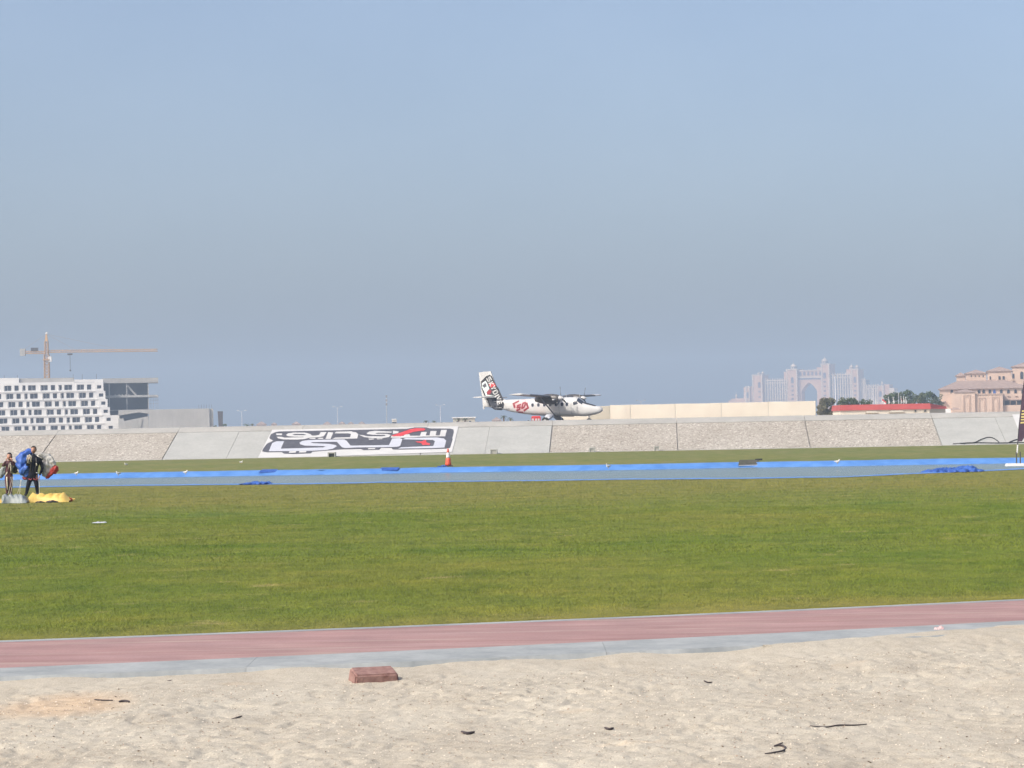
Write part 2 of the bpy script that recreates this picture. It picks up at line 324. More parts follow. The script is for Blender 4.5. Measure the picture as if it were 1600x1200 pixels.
q = [B0 + ALD*-1500 + UPD*(RUN+6), B0 + ALD*1500 + UPD*(RUN+6), B0 + ALD*1500 + UPD*(RUN+75), B0 + ALD*-1500 + UPD*(RUN+75)]
tag(sheet('runway', [(p.x,p.y,PLZ+.05) for p in q], [(0,1,2,3)], MT['asphalt']), kind='structure')

# embankment with its cast panels
mb = MB()
s0, s1 = -400, 400
mb.add([slope(s0,-.3,-.12), slope(s1,-.3,-.12), slope(s1,RUN-.05,-.12), slope(s0,RUN-.05,-.12), slope(s1,RUN-.05,-.6), slope(s0,RUN-.05,-.6)], [(0,1,2,3),(3,2,4,5)])
emb = tag(mb.build('embankment', MT['coping']), kind='structure')
def along_of(px, py):
    p = ray_plane(px, py, B0, SN); return (p - B0).dot(ALD), (p - B0).dot(UPD)
jp = [(-118,700),(78,692),(265,697),(463,693),(662,690),(861,684),(1058,680),(1261,673),(1462,669),(1662,668)]
ja = [along_of(*q)[0] for q in jp]
kinds = ['pebble','pebble','concrete','concrete','concrete','pebble','pebble','pebble','concrete']
allj = [(ja[i], ja[i+1], kinds[i]) for i in range(len(kinds))]
stp = 11.9
for k in range(6): allj.append((ja[-1]+k*stp, ja[-1]+(k+1)*stp, 'pebble' if k % 3 else 'concrete'))
for k in range(6): allj.append((ja[0]-(k+1)*stp, ja[0]-k*stp, 'pebble'))
RC = RUN - 1.2                                        # below this the panel field, above it the smooth coping
for a0, a1, kd in allj:
    cuts = [a0, (a0+a1)/2, a1] if kd == 'concrete' else [a0, a1]
    for c0, c1 in zip(cuts[:-1], cuts[1:]):
        g0 = .05 if c0 == a0 else .012; g1 = .05 if c1 == a1 else .012
        p = MB(); zj = random.uniform(-.012, .012)
        lo = [slope(c0+g0,-.2,zj), slope(c1-g1,-.2,zj), slope(c1-g1,RC,zj), slope(c0+g0,RC,zj)]
        hi = [slope(c0+g0,-.2,-.3), slope(c1-g1,-.2,-.3), slope(c1-g1,RC,-.3), slope(c0+g0,RC,-.3)]
        p.add(lo+hi, [(0,1,2,3),(7,6,5,4),(0,4,5,1),(1,5,6,2),(2,6,7,3),(3,7,4,0)])
        p.build('panel', MT[kd], emb)
for a0, a1, kd in allj:
    p = MB(); u0 = [(RC+.04,.02),(RUN,.03),(RUN+.9,-.15),(RUN+.9,-.9),(RC+.04,-.5)]
    v0 = [slope(a0+.015,s,o) for s,o in u0]; v1 = [slope(a1-.015,s,o) for s,o in u0]; n = len(u0)
    p.add(v0+v1, [tuple(range(n)), tuple(range(n,2*n))[::-1]] + [(i,i+n,(i+1)%n+n,(i+1)%n) for i in range(n)])
    p.build('coping', MT['coping'], emb)
# a narrow concrete toe along its foot
p = MB(); prof = [(-.75,-.2),(-.75,.06),(-.2,.08),(-.2,-.2)]
v0 = [B0+ALD*s0+UPD*s+Vector((0,0,z)) for s,z in prof]; v1 = [B0+ALD*s1+UPD*s+Vector((0,0,z)) for s,z in prof]
p.add(v0+v1, [(i,i+4,(i+1)%4+4,(i+1)%4) for i in range(4)]); p.build('toe', MT['coping'], emb)

# lawn, pond, track, kerb, sand ------------------------------------------------
def curve_y(pts, z=0.0):                                      # a line on the ground through photo points, as y(x)
    q = [G(*p, z) for p in pts]; c = np.polyfit([k.x for k in q], [k.y for k in q], 2 if len(pts) > 2 else 1)
    return lambda x: np.polyval(c, np.clip(x, -40, 40)) + (x - np.clip(x, -40, 40)) * .3
e_grass = curve_y([(0,1001.5),(500,984),(1000,963),(1600,936.5)])
e_red0 = lambda x: e_grass(x) - .22
e_red1 = curve_y([(0,1046),(500,1026.5),(1000,1001),(1600,972)])
e_kerb = curve_y([(0,1061),(500,1045),(1000,1020),(1600,990)], -.01)
def line_y(p0, p1, z=0):
    a, b = G(*p0, z), G(*p1, z); return lambda x: a.y + (x-a.x)*(b.y-a.y)/(b.x-a.x)
pond_near = line_y((100,760.5),(1300,745.5)); pond_far = line_y((60,741.5),(1300,721))
XS = np.concatenate([[-400,-200,-120], np.arange(-60,61,2.0), [120,200,400]])
def wob(x, s, k): return (vnoise(x*.22+50, x*0+s, 3)-.5)*k + (vnoise(x*.9+50, x*0+s+9, 5)-.5)*k*.5
def pend(x): return np.clip((x-12.5)*1.45, 0, 36)
near_e = lambda x: pond_near(x) + wob(x,1,1.6) + pend(x)
far_e = lambda x: pond_far(x) + wob(x,2,1.5)
def strip(name, f0, f1, z0, z1, mt, xs=XS, n=1, parent=None, smooth=False):
    vs = []; k = n+1
    for x in xs:
        a, b = float(f0(np.float64(x))), float(f1(np.float64(x)))
        for j in range(k): t = j/n; vs.append((x, a+(b-a)*t, z0+(z1-z0)*t))
    fs = [(i*k+j, (i+1)*k+j, (i+1)*k+j+1, i*k+j+1) for i in range(len(xs)-1) for j in range(n)]
    return sheet(name, vs, fs, mt, parent, smooth)
PX = XS[(XS > -130) & (XS < 60)]
emb_foot = lambda x: (B0 - UPD*.4).y + (x - B0.x) * (ALD.y/ALD.x)
lawn = tag(strip('lawn', e_grass, lambda x: near_e(x) - .0, 0, 0, MT['grass'], n=24), kind='structure')
tag(strip('far_lawn', lambda x: far_e(x)+.22, emb_foot, 0, .03, MT['fargrass'], n=16), kind='structure')
WZ = -.26
pond = tag(strip('pond_water', lambda x: near_e(x)+.2, lambda x: far_e(x)-.2, WZ, WZ, MT['water'], n=6), kind='structure')
ln = MB()
fine = np.arange(-60, 60.1, .8)
def lin_strip(prof):                                   # prof(x) -> list of (y, z)
    rows = [prof(float(x)) for x in fine]; k = len(rows[0]); vs = [(float(x), y, z) for x, r_ in zip(fine, rows) for y, z in r_]
    return vs, [(i*k+j,(i+1)*k+j,(i+1)*k+j+1,i*k+j+1) for i in range(len(rows)-1) for j in range(k-1)]
def wz(x, s): return float((vnoise(np.float64(x*1.1+70), np.float64(s), 4)-.5)*.035+.012)
def lip(x): return float(vnoise(np.float64(x*.35+90), np.float64(3.3), 6))
vs, fs = lin_strip(lambda x: [(float(far_e(x))-1.1, WZ-.1), (float(far_e(x))-.75, WZ+.02), (float(far_e(x))-.1, .01+wz(x,1)), (float(far_e(x))+.3, .03+.6*wz(x,2)), (float(far_e(x))+.55+.5*lip(x), .01)])
ln.add(vs, fs)
vs, fs = lin_strip(lambda x: [(float(near_e(x))-.5-.8*lip(x+31), .012), (float(near_e(x))-.2, .03+.5*wz(x,5)), (float(near_e(x))+.15, .01), (float(near_e(x))+.7, WZ-.1)])
ln.add(vs, fs)
tag(ln.build('pond_liner', MT['liner'], smooth=True), 'bright blue plastic liner sheet along the banks of the long pond', 'pond liner')

SX = np.concatenate([[-60,-35,-20], np.arange(-10,12.01,.25), [20,35,60]])
tag(strip('running_track', e_red1, e_red0, .004, .004, MT['track'], SX, 4), kind='structure')
strip_edge = strip('track_edging', e_red0, e_grass, .006, .006, MT['kerb'], SX); tag(strip_edge, kind='structure')
kerb = tag(strip('kerb', e_kerb, e_red1, -.16, -.16, MT['kerb'], SX), kind='structure')
joints = [-60,-30,-16,-10.2,-7.6,-5.1,-2.3,G(944,1012).x,3.6,6.1,8.6,11,16,30,60]
for j0, j1 in zip(joints[:-1], joints[1:]):
    xs = np.linspace(j0+.0015, j1-.0015, max(2, int((j1-j0)/.3))); p = MB(); vs = []
    for i, x in enumerate(xs):
        a, b = float(e_kerb(x)), float(e_red1(x)); w_ = .018*math.sin(x*2.3+1)+.012*math.sin(x*7.7)+.008*math.sin(x*19)
        vs += [(x,a+w_,-.2),(x,a+w_,-.035),(x,a+.03+w_,.012),(x,b-.004,.016),(x,b-.004,-.2)]
    fs = [(i*5+j,(i+1)*5+j,(i+1)*5+j+1,i*5+j+1) for i in range(len(xs)-1) for j in range(4)]
    fs += [tuple(range(5)), tuple((len(xs)-1)*5+j for j in range(5))[::-1]]
    p.add(vs, fs); p.build('kerb_stone', MT['kerb'], kerb)

# sand sheet with its trampled relief
nx, ny = 560, 420
gx = np.concatenate([np.linspace(-40,-7.2,14), np.linspace(-7,8,nx), np.linspace(8.3,40,14)])
tt = np.concatenate([np.linspace(-.9,-.02,12), np.linspace(0,1,ny)])
X, T = np.meshgrid(gx, tt); K = e_kerb(np.clip(X,-40,40)) + .05
Y = np.where(T >= 0, 13.5 + (K-13.5)*T, 13.5 + T*25)
_rd = np.random.default_rng(77)
DENTS = [(_rd.uniform(-5,6.5), _rd.uniform(14.2,24), _rd.uniform(.05,.15), _rd.uniform(.10,.24), _rd.uniform(0,3.1), _rd.uniform(.006,.018)) for _ in range(60)]
def dents(X, Y):                                       # half-filled footprints and scuffs with a pushed-up rim
    z = X*0.0
    for dx, dy, a, b_, th, dp in DENTS:
        u = (X-dx)*math.cos(th)+(Y-dy)*math.sin(th); v_ = -(X-dx)*math.sin(th)+(Y-dy)*math.cos(th); q = (u/a)**2+(v_/b_)**2
        z = z - dp*np.exp(-q*1.6) + dp*.55*np.exp(-(np.sqrt(q)-1.35)**2*7)
    return z
def sandz(X, Y):
    z = (vnoise(X*.7, Y*.45, 1)-.5)*.05 + (vnoise(X*2.3, Y*1.3, 2)-.5)*.020 + (vnoise(X*6, Y*3.5, 3)-.5)*.012*(.4+1.4*vnoise(X*.8,Y*.8,31))
    r_ = np.abs(vnoise(X*4.1+9, Y*3.1, 4)-.5)*2; z -= np.where(r_ < .22, (.22-r_)*.06, 0) * (vnoise(X*.9, Y*.9, 8) > .5)
    return dents(X, Y) + z + (vnoise(X*17, Y*11, 5)-.5)*.017*(.3+1.3*vnoise(X*1.1+3,Y*.9,33)) + (vnoise(X*46, Y*34, 6)-.5)*.009
D = e_kerb(np.clip(X,-40,40)) - Y
Z = -.055 + .04*np.exp(-(D/.5)**2)*(.5+vnoise(X*2.1,X*0,15)) + sandz(X, Y) * np.clip(.25 + D*.6, .3, 1) + np.clip((X-1.6)/3.0, 0, 1)*.05*np.clip(1.3-D, 0, 1)
Z = Z - .035*np.clip(D-1, 0, 4)*0.25
n0, n1 = X.shape
me = bpy.data.meshes.new('sand'); vv = np.stack([X.ravel(), Y.ravel(), Z.ravel()], 1)
idx = np.arange(n0*n1).reshape(n0, n1)
ff = np.stack([idx[:-1,:-1].ravel(), idx[:-1,1:].ravel(), idx[1:,1:].ravel(), idx[1:,:-1].ravel()], 1)
def fast_mesh(name, V, F, mt, smooth=True):
    me = bpy.data.meshes.new(name); k = F.shape[1]
    me.vertices.add(len(V)); me.vertices.foreach_set('co', V.astype(np.float32).ravel())
    me.loops.add(F.size); me.loops.foreach_set('vertex_index', F.astype(np.int32).ravel())
    me.polygons.add(len(F)); me.polygons.foreach_set('loop_start', np.arange(0, F.size, k, dtype=np.int32))
    me.materials.append(mt); me.update(calc_edges=True)
    if smooth: me.polygons.foreach_set('use_smooth', np.ones(len(F), dtype=bool))
    return me
tag(link('sand', fast_mesh('sand', vv, ff, MT['sand'])), kind='structure')
def sand_at(x, y):
    d = float(e_kerb(x)) - y; s = float(sandz(np.float64(x), np.float64(y)))
    return -.055 + s*min(1,max(.3,.25+d*.6)) + min(1,max(0,(x-1.6)/3))*.05*min(1.3,max(0,1.3-d)) - .035*min(4,max(0,d-1))*.25

# drift of sand spilled over the kerb on the right
nn = 160; xs = np.linspace(2.2, 9.5, nn); rows = 14
Xd = np.repeat(xs[:,None], rows, 1); tq = np.linspace(0,1,rows)[None,:]
wd = np.clip((xs-2.2)/2.6,0,1)*(.32+.55*vnoise(xs*1.3,xs*0,9)+.2*vnoise(xs*6,xs*0,12))
wd = np.minimum(wd, 1.1)
Yd = e_kerb(xs)[:,None]-.12 + (wd[:,None]+.06)*tq*1.35
Zd = -.03 + .055*np.sin(np.pi*np.clip(tq*1.0,0,1))**.6 + (vnoise(Xd*9,Yd*9,3)-.5)*.014 - .02*tq**4
idx = np.arange(nn*rows).reshape(nn,rows)
ff = np.stack([idx[:-1,:-1].ravel(), idx[1:,:-1].ravel(), idx[1:,1:].ravel(), idx[:-1,1:].ravel()], 1)
tag(link('sand_drift', fast_mesh('sand_drift', np.stack([Xd.ravel(),Yd.ravel(),Zd.ravel()],1), ff, MT['sand'])), kind='structure')

# shell fragments and grit lying on the sand
def flakes(n, smin, smax, seed, up=.5):
    rg = np.random.default_rng(seed); x = rg.uniform(-5.5, 7, n); y = 14 + (e_kerb(x)-14.0)*rg.random(n)
    d = e_kerb(x)-y
    z = -.055 + sandz(x,y)*np.clip(.25+d*.6,.3,1) + np.clip((x-1.6)/3,0,1)*.05*np.clip(1.3-d,0,1) - .035*np.clip(d-1,0,4)*.25
    s = smin + (smax-smin)*rg.random(n)**3; a = rg.uniform(0, 6.28, n); tl = rg.uniform(-.5,.9,n)
    c = np.stack([x,y,z+s*.25],1); u = np.stack([np.cos(a),np.sin(a),tl*.5],1)*s[:,None]; w_ = np.stack([-np.sin(a)*.7,np.cos(a)*.7,rg.uniform(-.6,.6,n)],1)*s[:,None]
    t = np.stack([np.zeros(n),np.zeros(n),s*up],1)
    V = np.stack([c-u, c-w_, c+u*.9, c+w_*.8, c+t], 1).reshape(-1,3); b = (np.arange(n)*5)[:,None]
    F = np.concatenate([b+np.array([0,1,4]), b+np.array([1,2,4]), b+np.array([2,3,4]), b+np.array([3,0,4])])
    return V, F
V, F = flakes(26000, .0025, .010, 5)
tag(link('shell_fragments', fast_mesh('shell_fragments', V, F, mat('bleached_shell', (.72,.66,.55), (.60,.52,.42), 40, .8), False)), 'pale broken shell bits strewn over the sand', 'shells', kind='stuff')
V, F = flakes(9000, .0025, .012, 6, .6)
tag(link('sand_grit', fast_mesh('sand_grit', V, F, mat('brown_grit', (.26,.20,.15), (.40,.32,.25), 40, .9), False)), 'brownish grit and small clods over the sand', 'grit', kind='stuff')

# blades of the lawn (uncountable)
def blades(n, y0f, y1f, hx, hmin, hmax, wd, seed):
    rg = np.random.default_rng(seed); t = rg.random(n)
    yy = y0f + (y1f-y0f)*t; x = (rg.random(n)*2-1)*(yy*.205+1.0)
    y = np.maximum(yy, e_grass(x) + rg.random(n)*.25 - .05)
    keep = y < near_e(x) - .9; x = x[keep]; y = y[keep]; n = len(x)
    pt = vnoise(x*.9, y*.5, 21); h = (hmin+(hmax-hmin)*rg.random(n))*(.75+.5*pt); a = rg.uniform(0,6.28,n)
    h = h * np.clip(.35 + (y-e_grass(x))*.5, .35, 1)
    dx, dy = np.cos(a)*wd, np.sin(a)*wd; lx, ly = rg.normal(0,.8,n)*h, rg.normal(0,.8,n)*h
    z0 = np.full(n, -.004)
    V = np.stack([np.stack([x-dx,y-dy,z0],1), np.stack([x+dx,y+dy,z0],1), np.stack([x+lx,y+ly,h],1)],1).reshape(-1,3)
    return V, np.arange(3*n).reshape(n,3)
Vs = []; Fs = []; o = 0
for args in ((420000, 25, 40, 0, .010, .026, .0030, 31), (280000, 40, 64, 0, .012, .030, .006, 32), (140000, 64, 104, 0, .014, .032, .011, 33)):
    V, F = blades(*args); Vs.append(V); Fs.append(F+o); o += len(V)
gl = link('grass_blades', fast_mesh('grass_blades', np.concatenate(Vs), np.concatenate(Fs), MT['blade'], False))
tag(gl, 'short mown green grass with dry yellowish patches', 'grass', kind='stuff')
# ================================================================== THE AIRCRAFT
YAW = R(-28); PD = 287.0
pc = P(941.7, 641, PD)                                 # nose tip
fwd = Vector((math.cos(YAW), math.sin(YAW), 0)); lft = Vector((-math.sin(YAW), math.cos(YAW), 0))
mid = pc - fwd * 6.2
GZ = PLZ + .055
air = empty('aircraft', (mid.x, mid.y, GZ), 'white twin engine propeller aircraft with black lettered tail parked above the concrete slope', 'aircraft', rz=YAW)
# local frame: x forward (0 at s = 6.2 behind the nose), y left, z up
S0 = 6.2
FS = [  # s behind the nose, half width, centre z, half height
 (0.00,.02,1.58,.02),(.10,.20,1.58,.20),(.35,.36,1.57,.34),(.9,.52,1.56,.50),(1.6,.68,1.60,.66),(2.2,.78,1.66,.78),(2.6,.83,1.80,.91),(2.95,.86,1.96,1.05),(3.4,.875,2.0,1.07),
 (5,.88,2.02,1.06),(7.6,.88,2.05,1.0),(8.6,.86,2.08,.95),(10,.74,2.14,.85),(11.5,.56,2.26,.71),(13,.36,2.44,.50),(14.3,.20,2.55,.42),(15.15,.09,2.58,.38)]
fa = np.array(FS)
def fus(s): return [float(np.interp(s, fa[:,0], fa[:,k])) for k in (1,2,3)]
EXP = 2.7
def lat(s, z):                                         # half width of the hull, or of the fin above it
    w_, c, h = fus(s); t = abs((z-c)/h); l = w_*(1-t**EXP)**(1/EXP) if t < 1 else 0
    return max(l, .085)
mb = MB(); NR = 28; ss = np.unique(np.concatenate([fa[:,0], np.linspace(.2,15.1,50)]))
for s in ss:
    w_, c, h = fus(s)
    for j in range(NR):
        q = 2*math.pi*j/NR; ca, sa = math.cos(q), math.sin(q)
        mb.v.append((S0-s, w_*math.copysign(abs(ca)**(2/EXP), ca), c + h*math.copysign(abs(sa)**(2/EXP), sa)))
for i in range(len(ss)-1):
    for j in range(NR): mb.f.append((i*NR+j, i*NR+(j+1)%NR, (i+1)*NR+(j+1)%NR, (i+1)*NR+j))
mb.f += [tuple(range(NR)), tuple((len(ss)-1)*NR+j for j in range(NR))]; mb.m = [0]*len(mb.f)
fz = mb.build('fuselage', MT['plane'], air, smooth=True)
def foil(mb, sec):                                     # sections: (y, s_le, chord, z, thick); vertical=False
    pr = [(0,0),(.03,.35),(.12,.75),(.3,1),(.6,.75),(1,.06),(1,-.06),(.6,-.35),(.3,-.5),(.1,-.4),(.02,-.2)]
    k = len(pr); o = len(mb.v)
    for y, sl, ch, z, th in sec:
        for a, b in pr: mb.v.append((S0-(sl+a*ch), y, z+b*th))
    for i in range(len(sec)-1):
        for j in range(k): mb.f.append((o+i*k+j, o+i*k+(j+1)%k, o+(i+1)*k+(j+1)%k, o+(i+1)*k+j))
    mb.f += [tuple(o+j for j in range(k)), tuple(o+(len(sec)-1)*k+j for j in range(k))]; mb.m = [0]*len(mb.f)
    return mb
wing = foil(MB(), [(-8.2,4.84,1.96,3.29,.165),(-3.2,4.8,2.0,3.12,.2),(0,4.8,2.0,3.05,.2),(3.2,4.8,2.0,3.12,.2),(8.2,4.84,1.96,3.29,.165)]).build('wing', MT['dgrey'], air, smooth=False)
for sg in (-1, 1):                                     # white wing tips
    foil(MB(), [(sg*8.19,4.82,1.98,3.292,.175),(sg*9.4,4.83,1.96,3.335,.165),(sg*9.75,4.86,1.86,3.35,.16),(sg*9.9,5.0,1.5,3.36,.1)]).build('wing_tip', MT['plane'], air)
    mb = MB(); mb.tube([(S0-5.7, sg*.86, 1.15), (S0-5.75, sg*4.05, 3.05)], [.075,.07], 8); mb.build('wing_strut', MT['midgrey'], air, True)
    # engine nacelle with its propeller
    mb = MB(); pts = [(3.98,.30),(4.05,.36),(4.35,.42),(4.9,.47),(5.6,.46),(6.4,.36),(7.0,.20)]
    for i, (s, r_) in enumerate(pts):
        for j in range(16):
            q = 2*math.pi*j/16; mb.v.append((S0-s, sg*2.85+r_*.95*math.cos(q), 2.86+r_*1.25*math.sin(q)))
    for i in range(len(pts)-1):
        for j in range(16): mb.f.append((i*16+j, i*16+(j+1)%16, (i+1)*16+(j+1)%16, (i+1)*16+j))
    mb.f += [tuple(range(16)), tuple((len(pts)-1)*16+j for j in range(16))]; mb.m = [0]*len(mb.f)
    nac = mb.build('engine_nacelle', MT['dgrey'], air, True)
    mb = MB(); mb.tube([(S0-4.3, sg*2.85-.34, 2.80), (S0-4.62, sg*2.85-.52, 2.74)], .10, 8); mb.build('exhaust_stub', MT['metal'], nac, True)
    mb = MB(); mb.box(S0-4.25, S0-3.95, sg*2.85-.2, sg*2.85+.2, 2.42, 2.55); mb.build('air_intake', MT['plane'], nac)
    sp = MB(); pr = [(3.98,.27),(3.8,.25),(3.6,.18),(3.45,.08),(3.4,.01)]
    for s, r_ in pr:
        for j in range(12):
            q = 2*math.pi*j/12; sp.v.append((S0-s, sg*2.85+r_*math.cos(q), 2.95+r_*math.sin(q)))
    for i in range(len(pr)-1):
        for j in range(12): sp.f.append((i*12+j, i*12+(j+1)%12, (i+1)*12+(j+1)%12, (i+1)*12+j))
    sp.m = [0]*len(sp.f); prop = sp.build('propeller_spinner', MT['plane'], air, True)
    for k in range(3):
        a = R(90 + 120*k + (8 if sg < 0 else -22)); d = Vector((0, math.cos(a), math.sin(a))); t = Vector((0, -d.z, d.y)); c = Vector((S0-3.76, sg*2.85, 2.95))
        b = MB(); rows = [(.2,.05),(.45,.085),(.9,.10),(1.25,.075),(1.3,.02)]; vs = []
        for rr, hw in rows:
            tw = R(28)*(1.3-rr)+.25; e = t*math.cos(tw)+Vector((1,0,0))*math.sin(tw); nrm = d.cross(e)*.012
            vs += [c+d*rr-e*hw+nrm, c+d*rr+e*hw+nrm, c+d*rr+e*hw-nrm, c+d*rr-e*hw-nrm]
        b.add(vs, [(i*4+j,i*4+(j+1)%4,(i+1)*4+(j+1)%4,(i+1)*4+j) for i in range(4) for j in range(4)] + [(0,1,2,3),(16,17,18,19)])
        b.build('propeller_blade', MT['dgrey'], prop)
    # main wheels and their legs
    mb = MB(); mb.add([(S0-5.75,sg*.75,1.18),(S0-6.75,sg*.75,1.18),(S0-6.6,sg*1.75,.62),(S0-6.0,sg*1.75,.62),(S0-5.75,sg*.75,.92),(S0-6.75,sg*.75,.92),(S0-6.6,sg*1.75,.42),(S0-6.0,sg*1.75,.42)],
        [(0,1,2,3),(4,5,6,7),(0,3,7,4),(1,2,6,5),(2,3,7,6),(0,1,5,4)]); leg = mb.build('landing_gear_fairing', MT['lgrey'], air)
    mb = MB(); mb.tube([(S0-6.3,sg*1.72,.42),(S0-6.3,sg*1.98,.42)], .42, 18); wh = mb.build('wheel', MT['rubber'], air)
    mb = MB(); mb.tube([(S0-6.3,sg*1.99 if sg>0 else -1.99,.42),(S0-6.3,sg*1.995,.42)], .2, 12); mb.build('hub', MT['metal'], wh)
mb = MB(); mb.tube([(S0-1.72,0,1.1),(S0-1.72,0,.32)], .07, 8); mb.tube([(S0-1.72,-.16,.32),(S0-1.72,.16,.32)], .05, 8); mb.build('nose_gear_leg', MT['metal'], air)
mb = MB(); mb.tube([(S0-1.72,-.1,.32),(S0-1.72,.1,.32)], .32, 16); mb.build('nose_wheel', MT['rubber'], air)
# fin, rudder, tailplane
def fin(name, quad, th, mt):                           # quad in (s, z)
    b = MB(); n = len(quad); b.v = [(S0-s, -th, z) for s, z in quad] + [(S0-s, th, z) for s, z in quad]
    b.f = [tuple(range(n)), tuple(range(n,2*n))[::-1]] + [(i,i+n,(i+1)%n+n,(i+1)%n) for i in range(n)]; b.m = [0]*len(b.f)
    return b.build(name, mt, air)
fin('fin', [(14.15,6.26),(14.95,6.25),(15.05,2.6),(11.9,2.7),(13.0,3.35)], .075, MT['plane'])
fin('rudder', [(14.97,6.25),(15.72,6.16),(15.35,3.4),(15.25,1.95),(15.07,1.95)], .06, MT['plane'])
foil(MB(), [(-3.15,13.75,1.15,3.27,.10),(0,13.45,1.55,3.24,.14),(3.15,13.75,1.15,3.27,.10)]).build('tailplane', MT['plane'], air)
def decal(name, poly, mt, lift, side=-1, step=.18, par=None):
    bm = bmesh.new(); f = bm.faces.new([bm.verts.new((S0-s, 0, z)) for s, z in poly])
    bmesh.ops.triangulate(bm, faces=[f])
    xs = [v.co.x for v in bm.verts]; zs = [v.co.z for v in bm.verts]
    for ax, lo, hi in ((0,min(xs),max(xs)),(2,min(zs),max(zs))):
        k = math.ceil(lo/step)*step
        while k < hi:
            pco = [0,0,0]; pco[ax] = k; no = [0,0,0]; no[ax] = 1
            bmesh.ops.bisect_plane(bm, geom=bm.verts[:]+bm.edges[:]+bm.faces[:], plane_co=pco, plane_no=no); k += step
    for v in bm.verts: v.co.y = side*(lat(S0-v.co.x, v.co.z) + lift)
    me = bpy.data.meshes.new(name); bm.to_mesh(me); bm.free(); me.materials.append(mt)
    return link(name, me, par or air)
def TZ(zx, zy, sh=1.2):                                # crop of the tail, 13.333 px per photo px, to (s, z)
    px, py = 740+zx/13.333, 570+zy/13.333
    return ((941.7-px-sh)*.0813, (676.5-py)*.0733-.81)
def tz(pts, sh=1.2): return [TZ(x, y, sh) for x, y in pts]
def strokes(kind, polyl, th, f, mt, lift, sh=1.2):             # a glyph from thick line pieces; f maps unit box to crop
    for a, b in zip(polyl[:-1], polyl[1:]):
        a2, b2 = Vector(f(*a)), Vector(f(*b)); d = (b2-a2).normalized(); n = Vector((-d.y,d.x))*th; e = d*th*.6
        decal(kind, [TZ(*(a2-n-e),sh), TZ(*(b2-n+e),sh), TZ(*(b2+n+e),sh), TZ(*(a2+n-e),sh)], mt, lift, step=.3)
em = decal('tail_emblem', tz([(138,345),(250,235),(330,205),(378,232),(460,420),(520,500),(560,600),(600,690),(665,830),(640,900),(580,950),(430,940),(330,870),(250,690),(200,620),(150,480)]), MT['black'], .008)
decal('emblem_shape', tz([(165,375),(245,325),(285,400),(320,500),(262,560),(262,620),(430,640),(290,645),(240,640),(205,540),(165,470)]), MT['cyan'], .014)
decal('emblem_shape', tz([(172,430),(236,365),(266,440),(215,478)]), MT['charcoal'], .020)
decal('emblem_shape', tz([(310,385),(420,370),(462,440),(430,470),(380,450),(360,480),(320,440)]), MT['red'], .014)
decal('emblem_shape', tz([(255,570),(325,500),(368,545),(345,600),(290,630)]), MT['dred'], .020)
decal('emblem_shape', tz([(285,690),(330,675),(400,760),(440,790),(515,805),(520,850),(470,935),(435,930),(350,840)]), MT['midgrey'], .014)
decal('emblem_shape', tz([(360,700),(420,690),(440,740),(385,765)]), MT['charcoal'], .020)
decal('emblem_shape', tz([(420,850),(480,850),(450,905)]), MT['charcoal'], .020)
GL = {'S': [[(.9,.95),(.1,.95),(.1,.55),(.9,.5),(.9,.05),(.1,.05)]], 'K': [[(.15,0),(.15,1)],[(.85,1),(.2,.5),(.9,0)]], 'Y': [[(.1,1),(.5,.5),(.9,1)],[(.5,.5),(.5,0)]],
 'D': [[(.15,0),(.15,1),(.7,1),(.9,.7),(.9,.3),(.7,0),(.15,0)]], 'I': [[(.5,0),(.5,1)]], 'V': [[(.1,1),(.5,0),(.9,1)]], 'E': [[(.9,1),(.15,1),(.15,0),(.9,0)],[(.15,.5),(.8,.5)]]}
dirv = Vector((.42,.91)).normalized(); upv = Vector((.91,-.42)).normalized(); org = Vector((262,275)); pos_ = 0
for ch, adv in (('S',112),('K',96),('Y',96),('D',104),('I',44),('V',100),('E',96)):
    w_ = adv*.80
    for st in GL[ch]: strokes('letter', st, 11.5, lambda u, v, p=pos_, w_=w_: org + dirv*(p+u*w_) + upv*(v*88), MT['bannerwhite'], .026)
    pos_ += adv
# hexagon emblem with the two letters on the flank
decal('flank_emblem', tz([(800,812),(930,752),(1045,735),(1100,762),(1165,920),(1030,1020),(885,1012)], 5.2), MT['pink'], .008)
def flank(pts): decal('emblem_shape', tz(pts, 5.2), MT['dred'], .014)
for q_ in ([(796,812),(930,748),(940,788),(848,828),(868,902),(828,918)], [(1088,812),(1125,798),(1168,922),(1045,992),(1036,955),(1122,904)], [(870,965),(895,960),(935,985),(1020,992),(1022,1016),(890,1012)]):
    flank(q_)
for st in GL['S']: strokes('letter', st, 17, lambda u, v: Vector((868,968)) + Vector((.95,-.30))*(u*90) + Vector((.27,-1))*(v*105) + Vector((10,0)), MT['dred'], .020, 5.2)
for st in GL['D']: strokes('letter', st, 17, lambda u, v: Vector((985,925)) + Vector((.95,-.30))*(u*80) + Vector((.27,-1))*(v*105) + Vector((10,0)), MT['dred'], .020, 5.2)
for k in range(6): 
    x0 = 655 + k*17; decal('registration_letter', tz([(x0,918),(x0+11,918),(x0+11,944),(x0,944)], 3.5), MT['midgrey'], .01)
